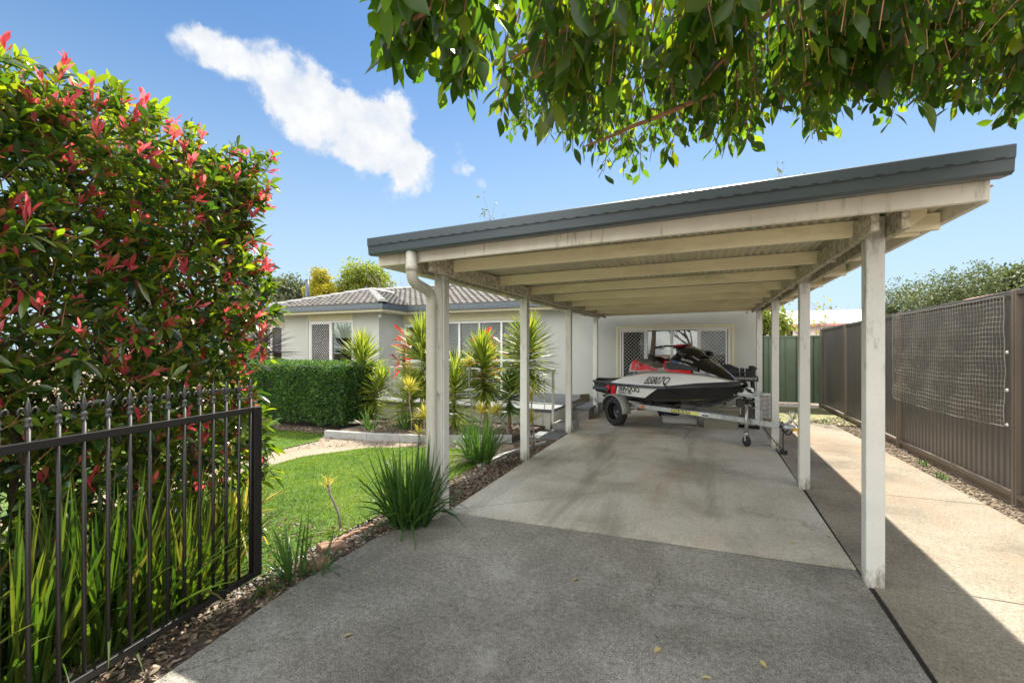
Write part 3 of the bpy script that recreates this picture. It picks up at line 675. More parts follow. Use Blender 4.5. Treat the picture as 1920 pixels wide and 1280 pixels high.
# tiled roof
PIT = .305
def tile_plane(origin, u, v, ulen, vlen, inside):
    o = Vector(origin); u = Vector(u); v = Vector(v); m = MB()
    nu = int(ulen/.04)+1; rows = int(vlen/.28)+1; up = Vector((0, 0, 1))
    def h(x): return .024*max(0, math.sin(x*2*math.pi/.20))**.8+.010*math.sin(x*2*math.pi/.20)
    for r in range(rows):
        v0 = r*.28; v1 = min(v0+.29, vlen)
        off = (r % 2)*.0
        A = []; B = []; C = []
        for i in range(nu):
            x = i*.04; jit = .004*math.sin(i*12.9+r*78.2)
            A.append(o+u*x+v*v0+up*(.0)); B.append(o+u*x+v*v0+up*(.055+h(x+off)+jit)); C.append(o+u*x+v*v1+up*(.006+h(x+off)))
        for P in ((A, B), (B, C)):
            for i in range(nu-1):
                cx = (i+.5)*.04; cv = (v0+v1)/2
                if inside(cx, cv): m.add([P[0][i], P[0][i+1], P[1][i+1], P[1][i]], [(0, 1, 2, 3)], 0, True)
    m.build('roof', 'tile', hs_, fixn=False)
zr = 2.69; q = math.sqrt(1+PIT**2)
tile_plane((-12.30, 9.52, zr), (1, 0, 0), (0, 1, PIT), 4.66, 2.34, lambda x, s: s <= x and s <= 4.66-x)
tile_plane((-7.64, 9.52, zr), (0, 1, 0), (-1, 0, PIT), 4.4, 2.34, lambda x, s: x >= s and x-1.08 <= s+.15)
tile_plane((-14.6, 10.58, zr), (1, 0, 0), (0, 1, PIT), 16.0, 3.3, lambda x, s: s <= x and s < 16.0-x)
tile_plane((-12.30, 14.0, zr), (0, -1, 0), (1, 0, PIT), 4.48, 2.34, lambda x, s: x <= 4.48-s)
mb = MB(); mb.add([(-11.3, 13.86, 3.69), (-1.9, 13.86, 3.69), (1.4, 17.3, 2.65), (-14.6, 17.3, 2.65)], [(0, 1, 2, 3)]); mb.add([(-1.9, 13.86, 3.69), (1.4, 10.55, 2.67), (1.4, 17.3, 2.65)], [(0, 1, 2)]); mb.add([(-11.3, 13.86, 3.69), (-14.6, 17.3, 2.65), (-14.6, 10.55, 2.67)], [(0, 1, 2)])
mb.build('roof', 'tile', hs_)
def ridge(a, b):
    a = Vector(a); b = Vector(b); d = b-a; L = d.length; d.normalize(); n = max(1, int(L/.38)); m = MB()
    sd = d.cross(Vector((0, 0, 1))).normalized()
    for i in range(n):
        p = a+d*(L*i/n); q_ = a+d*(L*(i+1)/n+.02)
        rr = []
        for (c, lift, s) in ((p, .03, 1.08), (q_, .012, 1.0)):
            rr.append([c+sd*(math.cos(t)*.115*s)+Vector((0, 0, math.sin(t)*.075*s+lift)) for t in np.linspace(0, math.pi, 7)])
        m.grid(rr, smooth=True); m.add(rr[0], [tuple(range(7))])
    m.build('ridge_cap', 'ridge', hs_, fixn=False)
ridge((-12.28, 9.54, zr+.02), (-9.97, 11.85, zr+.02+2.31*PIT)); ridge((-7.66, 9.54, zr+.02), (-9.97, 11.85, zr+.02+2.31*PIT))
ridge((-9.97, 11.85, zr+.02+2.31*PIT), (-9.97, 12.95, zr+.02+2.31*PIT)); ridge((-11.3, 13.86, 3.70), (-1.9, 13.86, 3.70)); ridge((-14.57, 10.6, zr+.02), (-11.3, 13.86, 3.70))
mb = MB(); mb.tube([(-14.0, 13.0, 2.9), (-14.0, 13.0, 4.15)], .075, 14); mb.lathe((-14.0, 13.0, 4.15), [(0, .05), (.08, .02), (.08, -.02)], n=14); mb.build('vent_pipe', 'gutter', hs_)
# windows
def mesh_screen(m, x0, x1, z0, z1, y, p=.085, w=.006):
    h = z1-z0; k = x0-h
    while k < x1:
        for s in (1, -1):
            pts = []
            # line x = k + t, z = z0 + t (s=1) or z = z1 - t
            ta = max(0, x0-k); tb = min(h, x1-k)
            if tb-ta > .01:
                za, zb = (z0+ta, z0+tb) if s == 1 else (z1-ta, z1-tb)
                m.bar((k+ta, y+(.003 if s == 1 else -.003), za), (k+tb, y+(.003 if s == 1 else -.003), zb), .004, w, up=(0, 1, 0))
        k += p
def frame_rect(m, x0, x1, z0, z1, y0, y1, w=.045):
    m.box(x0, x1, y0, y1, z1-w, z1); m.box(x0, x1, y0, y1, z0, z0+w); m.box(x0, x0+w, y0, y1, z0+w, z1-w); m.box(x1-w, x1, y0, y1, z0+w, z1-w)
def window(x0, x1, z0, z1, y, panes, label=None):
    fr = MB(); frame_rect(fr, x0, x1, z0, z1, y-.02, y+.07, .05)
    edges = [x0+.05]+[p[0] for p in panes[1:]]+[x1-.05]
    for e in edges[1:-1]: fr.box(e-.028, e+.028, y-.012, y+.06, z0+.05, z1-.05)
    o = fr.build('window', 'frame', hs_, bevel=.004, label=label)
    sl_ = MB(); sl_.box(x0-.04, x1+.04, y-.06, y-.021, z0-.04, z0+.0); sl_.build('sill', 'frame', o)
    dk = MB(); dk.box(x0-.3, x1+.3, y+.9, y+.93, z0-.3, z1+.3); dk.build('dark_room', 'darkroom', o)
    for (ea, eb), pn in zip(zip(edges[:-1], edges[1:]), panes):
        a, b = ea+.028, eb-.028; kinds = pn[1]
        m = MB(); m.box(a, b, y+.028, y+.034, z0+.05, z1-.05); m.build('pane', 'glass_bright' if 'curtain' in kinds else 'glass', o)
        if 'mesh' in kinds:
            m = MB(); frame_rect(m, a-.01, b+.01, z0+.055, z1-.055, y-.018, y+.004, .032); mesh_screen(m, a+.02, b-.02, z0+.085, z1-.085, y-.007); m.build('security_screen', 'frame', o)
        if 'slats' in kinds:
            m = MB(); z = z0+.1
            while z < z1-.1:
                m.add([(a, y+.05, z), (b, y+.05, z), (b, y+.085, z+.018), (a, y+.085, z+.018)], [(0, 1, 2, 3)]); z += .055
            m.build('venetian_blind', 'slat', o, fixn=False)
        if 'blind' in kinds:
            m = MB(); m.box(a, b, y+.06, y+.066, z1-.05-(z1-z0)*.36, z1-.05); m.build('roller_blind', 'blind', o)
        if 'curtain' in kinds:
            m = MB(); G = [[(a+(b-a)*i/60, y+.12+.02*math.sin(i*.9)+.008*math.sin(i*2.3), z) for i in range(61)] for z in (z1-.5 if 'half' in kinds else z0+.1, z1-.06)]
            m.grid(G); m.build('curtain', 'curtain', o)
        if 'rail' in kinds:
            m = MB(); m.box(a, b, y-.01, y+.025, 1.18, 1.24); m.build('mid_rail', 'frame', o)
    return o
window(-1.9, .54, .72, 2.0, 11.2, [(0, 'mesh'), (-1.27, 'curtain half'), (-.70, 'curtain half'), (-.12, 'mesh')])
window(-10.87, -9.19, 1.08, 2.33, 10.17, [(0, 'mesh slatsx'), (-10.02, 'blind')])
window(-15.6, -13.2, 1.08, 2.3, 11.24, [(0, 'mesh'), (-14.3, 'mesh'), (-13.75, '')])
window(-8.2, -7.35, 1.15, 2.25, 11.22, [(0, '')])
window(-6.95, -4.4, .36, 2.28, 11.22, [(0, 'slats rail'), (-6.35, 'slats rail'), (-5.72, 'slats rail'), (-5.05, 'slats rail')])
# outer reveal trim round the carport window
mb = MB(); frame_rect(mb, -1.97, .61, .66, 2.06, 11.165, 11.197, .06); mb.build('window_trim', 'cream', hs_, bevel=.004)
# porch slab and railing
mb = MB(); mb.box(-7.6, -2.68, 8.18, 11.19, -.02, .31); mb.build('porch_base', 'porchwall', hs_)
mb = MB(); mb.box(-7.65, -2.63, 8.13, 11.19, .312, .37); mb.box(-2.62, -2.25, 9.6, 11.19, .19, .25); mb.build('porch_floor', 'deck', hs_, bevel=.008)
mb = MB(); mb.box(-2.62, -2.28, 9.62, 11.19, -.02, .188); mb.build('step', 'stone', hs_, bevel=.006)
mb = MB(); mb.box(-2.64, -2.24, 8.2, 8.62, -.02, .12); mb.build('step', 'stone', hs_, bevel=.006)
mb = MB(); zt = 1.11
mb.bar((-6.4, 8.22, zt), (-2.6, 8.22, zt), .032, .032); mb.bar((-6.4, 8.22, .47), (-2.6, 8.22, .47), .025, .025)
mb.box(-2.62, -2.58, 8.10, 8.14, .12, zt+.016); mb.bar((-2.6, 8.12, zt), (-2.6, 8.24, zt), .032, .032)
x = -6.4
while x < -2.7: mb.box(x-.007, x+.007, 8.213, 8.227, .37 if int((x+6.4)*10+.5) % 12 == 0 else .48, zt-.012); x += .12
mb.build('railing', 'frame', hs_)
# spotlight under eave
mb = MB(); mb.lathe((-8.05, 9.95, 2.50), [(0, 0), (.045, 0), (.045, -.02), (.02, -.025), (.02, -.05)], n=12); mb.lathe((-8.05, 9.93, 2.41), [(0, .06), (.04, .05), (.055, 0), (.05, -.02), (0, -.02)], axis=(0, -.7, -.7), n=14)
mb.build('eave_lamp', 'acwhite', hs_)
mb = MB(); mb.tube([(.85, 11.19, 2.36), (.85, 11.08, 2.34)], .015, 8); mb.lathe((.85, 11.02, 2.33), [(0, .06), (.035, .05), (.04, 0), (.03, -.03), (0, -.03)], axis=(0, -.8, -.5), n=12); mb.build('eave_lamp', 'acwhite', hs_)

# air conditioner
ac = thing('air_conditioner', 'aged white outdoor air conditioning unit behind the right carport posts', 'air conditioner', (.98, 10.78, 0))
mb = MB(); mb.box(-.38, .38, -.14, .16, .07, .58); mb.build('casing', 'acwhite', ac, bevel=.015)
mb = MB()
for k in range(17): mb.box(-.33, .33, -.156, -.146, .11+k*.026, .121+k*.026)
for k in range(9): mb.box(-.33+k*.0825-.003, -.33+k*.0825+.003, -.162, -.157, .1, .55)
mb.build('grille', 'frame', ac)
mb = MB(); mb.box(-.34, .34, -.1435, -.141, .10, .55); mb.build('coil', 'darkroom', ac)
mb = MB(); mb.box(-.4, .4, -.16, .18, 0, .06); mb.build('base_slab', 'brick', ac)

# ------------------------------------------------------------------ fences
def rib_panel(m, y0, y1, x, z0, z1, p=.105, d=.018):
    n = int((y1-y0)/p)+1; prof = []
    for i in range(n):
        a = y0+(y1-y0)*i/n; s = (y1-y0)/n
        prof += [(x, a), (x, a+s*.5), (x+d, a+s*.62), (x+d, a+s*.88)]
    prof.append((x, y1))
    m.grid([[(px_, py_, z) for (px_, py_) in prof] for z in (z0, z1)], smooth=False)
FY = [0.2, 3.1, 5.97, 8.85, 11.75, 13.9]; FX = 2.80
ft = lambda y: 2.06-.006*(y-5)
fe = thing('steel_fence', 'dark grey ribbed steel fence along the right side of the path', 'fence')
for a, b in zip(FY[:-1], FY[1:]):
    mb = MB(); rib_panel(mb, a+.03, b-.03, FX, .07, ft((a+b)/2)-.02); mb.build('panel', 'fence', fe, fixn=False)
    mb = MB(); mb.bar((FX, a+.03, ft(a)), (FX, b-.03, ft(b)), .05, .05); mb.build('top_rail', 'fence', fe, bevel=.004)
    mb = MB(); mb.bar((FX-.005, a+.03, .085), (FX-.005, b-.03, .085), .05, .05); mb.bar((FX+.02, a+.03, .02), (FX+.02, b-.03, .02), .03, .07); mb.build('bottom_rail', 'fpost', fe, bevel=.004)
for y in FY:
    mb = MB(); mb.box(FX-.035, FX+.035, y-.035, y+.035, -.04, ft(y)+.03); mb.box(FX-.045, FX-.036, y-.018, y+.018, -.04, ft(y)+.02); mb.build('post', 'fpost', fe, bevel=.004)
gf = thing('green_fence', 'green ribbed steel fence across the end of the side path', 'fence')
mb = MB(); prof = []
x = 1.0
while x < 2.72:
    prof += [(x, 13.9), (x+.055, 13.9), (x+.07, 13.93), (x+.085, 13.9), (x+.19, 13.9), (x+.2, 13.88), (x+.215, 13.88), (x+.225, 13.9)]; x += .38
mb.grid([[(a, b-.1, z) for a, b in prof] for z in (.12, 1.83)], smooth=False); mb.build('panel', 'green', gf, fixn=False)
mb = MB(); mb.bar((.97, 13.8, 1.84), (2.74, 13.8, 1.84), .05, .04); mb.build('top_rail', 'green', gf)
mb = MB(); mb.box(.97, 2.72, 13.76, 13.80, .0, .075); mb.build('plinth_board', 'weatherboard', gf)
mb = MB(); mb.box(2.70, 2.745, 13.74, 13.80, 0, 1.86); mb.build('post', 'green', gf, bevel=.004)
# netting
net = thing('sports_net', 'square mesh cord net hung over the nearest full grey fence panel', 'net', (0, 0, 0))
def netp(y, z):
    sag = .02*math.sin((y-6)/2.8*math.pi)
    return (FX-.062-.004*math.sin(y*7+z*5)-.003*math.sin(z*23), y+.004*math.sin(z*9+y*3), z-sag*(2.1-z)+.003*math.sin(y*11+z*4))
nz0, nz1, ny0, ny1 = .74, 2.03, 6.05, 8.95
hor = MB(); nr = 26
for i in range(nr+1):
    z = nz0+(nz1-nz0)*i/nr; r = .0018 if 0 < i < nr else .003
    hor.tube([netp(ny0+(ny1-ny0)*k/46, z+(.0 if i else -.06*math.sin(k/46*math.pi*.5)*.0)) for k in range(47)], r, 4, cap=False)
hor.build('horizontal_cords', 'net', net, fixn=False)
ver = MB(); nv = 46
for i in range(nv+1):
    y = ny0+(ny1-ny0)*i/nv; ver.tube([netp(y, nz0+(nz1-nz0)*k/21) for k in range(22)], .0016 if 0 < i < nv else .003, 4, cap=False)
ver.build('vertical_cords', 'net', net, fixn=False)
for z in (.76, 1.10, 1.47):
    mb = MB(); mb.lathe((FX-.06, 6.0, z), [(0, .01), (.014, .01), (.018, 0), (0, 0)], axis=(-1, 0, 0), n=10); mb.build('clip', 'frame', net)

# ------------------------------------------------------------------ gate
gt = thing('metal_gate', 'open dark bronze metal gate with fleur de lis spearheads before the red tipped hedge', 'gate')
gp_ = lambda Y: -2.535 + (1.97-Y)*.165
def gpt(Y, z): return Vector((gp_(Y), Y, z))
mb = MB(); mb.bar(gpt(-.6, 1.135), gpt(1.985, 1.135), .035, .035); mb.build('top_rail', 'gate', gt, bevel=.003)
mb = MB(); mb.bar(gpt(-.6, .135), gpt(1.985, .135), .035, .035); mb.build('bottom_rail', 'gate', gt, bevel=.003)
mb = MB(); mb.bar(gpt(1.955, .12), gpt(1.955, 1.15), .055, .05, up=(0, 1, 0)); mb.build('end_stile', 'gate', gt, bevel=.003)
# finial template, in the gate plane
def finial(m, Y):
    o = gpt(Y, 1.21); a = (gpt(Y+.1, 0)-gpt(Y, 0)).normalized(); up = Vector((0, 0, 1)); nrm = a.cross(up)
    m.lathe(o, [(0, -.005), (.012, -.005), (.013, .003), (.010, .008), (.010, .018), (.013, .022), (.010, .028), (.006, .034)], n=10)
    def P3(x, z, n_=0): return o+a*x+up*z+nrm*n_
    m.tube([P3(0, .03), P3(0, .05), P3(0, .068), P3(0, .085), P3(0, .108)], [.004, .007, .009, .006, .001], 8)
    for s in (1, -1):
        m.tube([P3(s*x*.88, z) for x, z in [(.003, .034), (.008, .050), (.016, .066), (.026, .070), (.034, .062), (.035, .050), (.030, .044)]], [.003, .004, .0045, .0045, .004, .003, .0015], 7)
PXb = [-25, 0+3, 53, 110, 158, 203, 244, 281, 315, 346, 374.5, 400, 424, 448, 470]
Ys = []
for px in PXb[2:]:
    d = ray(px, 900); # intersect with gate line X = -2.535+(1.97-Y)*.165
    # t*dx = -2.535+.165*1.97-.165*t*dy
    t = (-2.535+.165*1.97)/(d.x+.165*d.y); Ys.append(t*d.y)
step = (Ys[-1]-Ys[0])/(len(Ys)-1)
allY = [Ys[0]-step*k for k in range(12, 0, -1)]+Ys
for Y in allY:
    if Y < -.55: continue
    mb = MB(); mb.tube([gpt(Y, .12), gpt(Y, 1.215)], .0085, 10); b = mb.build('bar', 'gate', gt)
    mb = MB(); finial(mb, Y); mb.build('finial', 'finial', b)

# ------------------------------------------------------------------ jet ski
TH = R(-42); CP = Vector((1.15, 7.53, 0)); Dv = Vector((math.cos(TH), math.sin(TH), 0)); Nv = Vector((-math.sin(TH), math.cos(TH), 0))
js = thing('jet_ski', 'red white and black jet ski with grey seat parked on its trailer under the carport', 'jet ski', tuple(CP-Dv*4.05), TH)
HX = [0, .3, .8, 1.5, 2.1, 2.6, 2.95, 3.15, 3.28]
def ci(x, xs, ys):
    x = min(max(x, xs[0]), xs[-1]); i = max(0, min(len(xs)-2, int(np.searchsorted(xs, x))-1))
    def m_(k):
        if k <= 0: return (ys[1]-ys[0])/(xs[1]-xs[0])
        if k >= len(xs)-1: return (ys[-1]-ys[-2])/(xs[-1]-xs[-2])
        a = (ys[k]-ys[k-1])/(xs[k]-xs[k-1]); b = (ys[k+1]-ys[k])/(xs[k+1]-xs[k])
        return 0 if a*b <= 0 else 2*a*b/(a+b)
    h = xs[i+1]-xs[i]; t = (x-xs[i])/h
    return (2*t**3-3*t*t+1)*ys[i]+(t**3-2*t*t+t)*h*m_(i)+(-2*t**3+3*t*t)*ys[i+1]+(t**3-t*t)*h*m_(i+1)
WG = [.54, .57, .60, .61, .57, .46, .31, .18, .06]; ZG = [.82, .815, .81, .815, .83, .865, .90, .92, .935]
WCH = [.49, .52, .54, .53, .45, .31, .17, .07, .01]; ZCH = [.60, .58, .57, .57, .61, .68, .76, .83, .89]
ZK = [.46, .45, .44, .43, .45, .52, .63, .74, .86]
wg = lambda x: ci(x, HX, WG); zgn = lambda x: ci(x, HX, ZG); wch = lambda x: ci(x, HX, WCH); zch = lambda x: ci(x, HX, ZCH); zk = lambda x: ci(x, HX, ZK)
sx = list(np.linspace(0, 3.28, 60))
def hull_pt(x, t, out=0.0):    # t 0 chine .. 1 gunwale, starboard (y<0)
    w = wch(x)+(wg(x)-wch(x))*(t**.8)+out; return (x, -w, zch(x)+(zgn(x)-zch(x))*t)
G = []
for x in sx:
    half = [(x, 0, zk(x)), (x, -wch(x)*.5, zk(x)+(zch(x)-zk(x))*.45), (x, -wch(x)*.92, zch(x)-.015), (x, -wch(x), zch(x))]+[hull_pt(x, t) for t in (.25, .5, .75, 1)]
    G.append([(a, -b, c) for a, b, c in half[::-1]]+half[1:])
mb = MB(); mb.grid(G); mb.add(G[0], [tuple(range(len(G[0])))]); mb.build('hull', 'black', js)
# bumper strip at the gunwale
def bh(x): return .022 if x < 2.1 else .022+.045*min(1, (x-2.1)/.6)
G = []
for x in np.linspace(0, 3.28, 50):
    r = [hull_pt(x, .93, .004), (x, -wg(x)-.028, zgn(x)-.025), (x, -wg(x)-.030, zgn(x)+.008), (x, -(wg(x)+.012 if x < 2.1 else wg(x)-.02*min(1, (x-2.1)/.75)), zgn(x)+bh(x))]
    G.append(r)
mb = MB(); mb.grid(G); mb.grid([[(a, -b, c) for a, b, c in r] for r in G]); mb.build('bumper', 'bumper', js)
G = [[(x, -wg(x)-.0305, zgn(x)-.016), (x, -wg(x)-.0325, zgn(x)+.003)] for x in np.linspace(1.35, 2.2, 12)]
mb = MB(); mb.grid(G); mb.build('bumper_insert', 'bumpgrey', js)
# side graphics (white panel, red stripes) on the hull side
def panel(xa0, xa1, xb0, xb1, t0=.12, t1=.92, out=.004, n=14):   # lower edge xa0..xa1, upper edge xb0..xb1
    G = []
    for k in range(7):
        s = k/6; t = t0+(t1-t0)*s; x0 = xa0+(xb0-xa0)*s; x1 = xa1+(xb1-xa1)*s
        G.append([hull_pt(x0+(x1-x0)*i/n, t, out) for i in range(n+1)])
    return G
for sgn in (1, -1):
    def mir(G): return [[(a, b*sgn, c) for a, b, c in r] for r in G]
    mb = MB(); mb.grid(mir(panel(.78, 1.62, .90, 2.0))); mb.build('side_panel', 'gelwhite', js)
    mb = MB(); mb.grid(mir(panel(.60, .74, .70, .86, .02, .93, .005))); mb.grid(mir(panel(.44, .54, .52, .66, .2, .93, .005))); mb.build('side_stripes', 'red', js)
def hullmap(x0, z0):
    def f(u, v):
        x = x0+u; z = z0+v; t = (z-zch(x))/(zgn(x)-zch(x)); t = min(max(t, .02), .99); p = hull_pt(x, t, .008); return (x, p[1], z)
    return f
text_part('side_lettering', 'SEA-DOO', .15, hullmap(.92, .695), 'ink', js, bold=.005, sx=.95)
text_part('side_lettering', 'WAKE', .085, hullmap(.88, .625), 'ink', js, bold=.001, sx=1.0, shear=.2)
mb = MB()
for k in range(3):
    x = 1.17+k*.04; mb.grid([[hullmap(x, .635)(0, 0), hullmap(x+.022, .635)(0, 0)], [hullmap(x+.02, .69)(0, 0), hullmap(x+.042, .69)(0, 0)]])
mb.build('side_lettering', 'ink', js)
# upper deck body
DX = [.62, .75, 1.0, 1.4, 1.8, 2.2, 2.6, 2.9, 3.1, 3.28]
W1 = [.46, .40, .37, .37, .38, .38, .31, .21, .12, .03]; Z1 = [.86, .92, .97, 1.03, 1.06, 1.075, 1.065, 1.03, .99, .945]
W2 = [.30, .24, .22, .24, .27, .28, .21, .12, .06, .01]; Z2 = [.88, .96, 1.03, 1.09, 1.12, 1.12, 1.10, 1.05, 1.005, .955]
w1 = lambda x: ci(x, DX, W1); z1f = lambda x: ci(x, DX, Z1); w2 = lambda x: ci(x, DX, W2); z2f = lambda x: ci(x, DX, Z2)
def deck_pt(x, t, out=0):
    t = max(t, 0.0)
    wa = wg(x)-.005; za = zgn(x)+.012
    w = wa+(w1(x)-wa)*t; z = za+(z1f(x)-za)*(t**.85); return (x, -w-out, z+out*.6)
G = []
for x in np.linspace(.62, 3.28, 50):
    half = [deck_pt(x, t) for t in (0, .33, .66, 1)]+[(x, -w2(x), z2f(x)), (x, 0, z2f(x)+.01)]
    G.append(half+[(a, -b, c) for a, b, c in half[::-1][1:]])
nj = len(G[0])-1
def dm(i, j):
    x = .62+i*(3.28-.62)/49; k = min(j, nj-1-j)
    if k < 3: return 0
    return 1
mb = MB(); mb.grid(G, mif=dm); mb.add(G[0], [tuple(range(len(G[0])))]); mb.build('deck', ['gelwhite', 'gelgrey'], js)
def deckmap(x0, t0, zs):
    def f(u, v):
        x = x0+u; p = deck_pt(x, t0+v*zs, .006); return p
    return f
text_part('registration_lettering', 'BS807Q', .175, deckmap(1.62, .12, 4.6), 'ink', js, shear=.0, bold=.001, sx=.98)
# rear platform
G = [[(x, y, zgn(x)+.015+.012*math.cos(y*5)) for y in np.linspace(-wg(x), wg(x), 13)] for x in np.linspace(0, .8, 8)]
mb = MB(); mb.grid(G); mb.build('rear_platform', 'mattblack', js)
mb = MB()
for s in (1, -1):
    mb.tube([(.04, s*.50, .85), (.10, s*.48, .885), (.5, s*.42, .885), (.62, s*.40, .86)], .014, 8)
mb.tube([(.03, -.5, .85), (.03, .5, .85)], .02, 8); mb.build('grab_rail', 'mattblack', js)
mb = MB(); mb.box(.02, .26, -.3, .3, .62, .80); mb.box(-.10, .12, -.12, .12, .48, .62); mb.tube([(-.12, 0, .55), (.05, 0, .55)], .08, 14); mb.build('jet_nozzle', 'mattblack', js, bevel=.02)
for s in (1, -1):
    mb = MB(); mb.prism([(-.02, 0), (.55, 0), (.50, .07), (.35, .09), (.02, .08)], -.05, .05, mat=Matrix.Translation((.02, s*.54, .64)) @ Matrix.Rotation(R(90), 4, 'X'))
    mb.build('sponson', 'seatdark', js, bevel=.015)
# rear swoosh under seat (white shell), seat
SXs = [.72, .80, .90, 1.02, 1.12, 1.22, 1.34, 1.5, 1.68, 1.80]
ST = [1.14, 1.275, 1.315, 1.285, 1.22, 1.255, 1.235, 1.165, 1.175, 1.22]; SW = [.16, .20, .215, .215, .205, .215, .21, .19, .20, .20]
SB = [.98, .95, .95, .97, .99, 1.0, 1.03, 1.06, 1.08, 1.10]
G = []
for x in np.linspace(.72, 1.80, 34):
    zt_, wd, zb_ = ci(x, SXs, ST), ci(x, SXs, SW), ci(x, SXs, SB); hh = zt_-zb_
    half = [(x, -wd*1.12, zb_), (x, -wd*1.12, zb_+hh*.28), (x, -wd*1.08, zb_+hh*.36), (x, -wd*1.02, zb_+hh*.66), (x, -wd*.96, zb_+hh*.76), (x, -wd*.82, zb_+hh*.92), (x, -wd*.5, zt_), (x, 0, zt_-.008)]
    G.append(half+[(a, -b, c) for a, b, c in half[::-1][1:]])
nj2 = len(G[0])-1
def sm_(i, j):
    k = min(j, nj2-1-j); x = .72+i*1.08/33
    if k == 0: return 0
    if k == 1: return 1
    if k == 2: return 2 if .84 < x < 1.6 else 1
    if k == 3: return 2 if (.84 < x < 1.03 or 1.05 < x < 1.4) else 1
    if k == 4 and .84 < x < 1.2: return 2
    return 3
mb = MB(); mb.grid(G, mif=sm_); mb.add(G[0], [tuple(range(len(G[0])))], 0); mb.add(G[-1], [tuple(range(len(G[0])))], 3); mb.build('seat', ['seatdark', 'seatgrey', 'seatred', 'seattop'], js)
mb = MB()
for s in (1, -1): mb.tube([(.98, s*.26, .90), (1.0, s*.262, 1.05), (1.05, s*.25, 1.2), (1.12, s*.21, 1.262)], .008, 8)
mb.build('seat_strap', 'seatgrey', js)
G = [[(x, y*(ci(x, [.5, .62, .8, .95], [.02, .20, .27, .30])), .86+(ci(x, [.5, .62, .8, .95], [0, .08, .15, .17]))*math.cos(y*1.2)) for y in np.linspace(-1, 1, 11)] for x in np.linspace(.5, .95, 10)]
mb = MB(); mb.grid(G); mb.build('tail_shell', 'gelwhite', js)
# hood and console
KX = [1.74, 1.84, 2.0, 2.2, 2.35, 2.6, 2.85, 3.0, 3.12]
KT = [1.22, 1.34, 1.44, 1.47, 1.44, 1.31, 1.18, 1.09, 1.01]; KW = [.17, .23, .29, .31, .30, .25, .17, .11, .05]; KB = [1.08, 1.08, 1.10, 1.11, 1.11, 1.09, 1.055, 1.03, .99]
def hood_pt(x, a):     # a: 0 bottom edge, 1 centre top
    zt_, wd, zb_ = ci(x, KX, KT), ci(x, KX, KW), ci(x, KX, KB)
    prof_ = [(0, 0), (.22, .02), (.45, .10), (.68, .30), (.85, .55), (1.0, 1.0)]
    hz = np.interp(a, [0, .25, .5, .7, .85, 1], [0, .36, .66, .86, .96, 1.0]); ww = np.interp(a, [0, .25, .5, .7, .85, 1], [1.0, .99, .88, .68, .40, 0])
    return (x, -wd*ww, zb_+(zt_-zb_)*hz)
G = []
for x in np.linspace(1.74, 3.12, 40):
    half = [hood_pt(x, a) for a in (0, .25, .5, .7, .85, 1)]; G.append(half+[(a, -b, c) for a, b, c in half[::-1][1:]])
mb = MB(); mb.grid(G); mb.add(G[0], [tuple(range(len(G[0])))]); mb.build('hood', 'black', js)
# side vent with red surround
for sgn in (1, -1):
    def mir2(p, o=.0): return (p[0], (p[1]-o)*sgn, p[2])
    G = [[mir2((x, -ci(x, KX, KW)*1.05-.01, ci(x, KX, KB)-.03)), mir2((x, -ci(x, KX, KW)*1.08-.012, ci(x, KX, KB)+(.25-(x-1.72)*.26)*(.45+.55*min(1, (x-1.72)/.1))))] for x in np.linspace(1.72, 2.5, 16)]
    mb = MB(); mb.grid(G); mb.build('vent_surround', 'red', js)
    G = [[mir2((x, -ci(x, KX, KW)*1.09-.014, ci(x, KX, KB)+.035+max(0, (2.02-x))*.33)), mir2((x, -ci(x, KX, KW)*1.09-.018, ci(x, KX, KB)+.175-(x-1.9)*.10))] for x in np.linspace(1.86, 2.62, 14)]
    mb = MB(); mb.grid(G); v = mb.build('vent', 'mattblack', js)
    mb = MB()
    for k in range(18):
        x = 1.93+k*.038; zb_ = ci(x, KX, KB); y = -ci(x, KX, KW)*1.09-.02
        mb.bar(mir2((x, y, zb_+.055)), mir2((x-.02, y, zb_+.15-(x-1.9)*.09)), .010, .008)
    mb.build('vent_fins', 'bumpgrey', v)
def hoodmap(x0, a0):
    def f(u, v): p = hood_pt(x0+u, a0+v*2.2); return (p[0], p[1]-.012, p[2]+.006)
    return f
text_part('hood_lettering', 'SEA-DOO', .055, hoodmap(2.26, .42), 'silverink', js, bold=.001, sx=1.0)
text_part('hood_lettering', 'WAKE', .045, hoodmap(2.42, .70), 'silverink', js, bold=.001)
mb = MB(); mb.grid([[(x, -ci(x, KX, KW)*.45-.004*k, ci(x, KX, KT)-.02+.004) for k in (0, 8)] for x in np.linspace(2.75, 3.06, 6)]); mb.build('hood_trim', 'gelwhite', js)
# windshield hump, handlebar
G = []
for x, h_, w_ in ((1.98, 1.44, .17), (2.06, 1.535, .20), (2.2, 1.555, .22), (2.36, 1.50, .20), (2.52, 1.38, .15)):
    G.append([(x, w_*math.cos(t), h_-.10+.10*math.sin(t)) for t in np.linspace(0, math.pi, 11)])
mb = MB(); mb.grid(G); mb.add(G[0], [tuple(range(11))]); mb.build('windshield', 'black', js)
hb_ = MB(); hb_.tube([(2.0, 0, 1.42), (1.93, 0, 1.52)], .07, 12); hb_.tube([(1.80, -.42, 1.535), (1.88, -.26, 1.565), (1.94, -.1, 1.555), (1.94, .1, 1.555), (1.88, .26, 1.565), (1.80, .42, 1.535)], .016, 10)
hb = hb_.build('handlebar', 'mattblack', js)
for s in (1, -1):
    mb = MB(); mb.tube([(1.785, s*.45, 1.53), (1.84, s*.33, 1.553)], .022, 10); mb.build('grip', 'rubber', hb)
    mb = MB(); mb.tube([(1.86, s*.30, 1.53), (1.92, s*.36, 1.52), (1.90, s*.45, 1.51)], .008, 8); mb.build('lever', 'mattblack', hb)
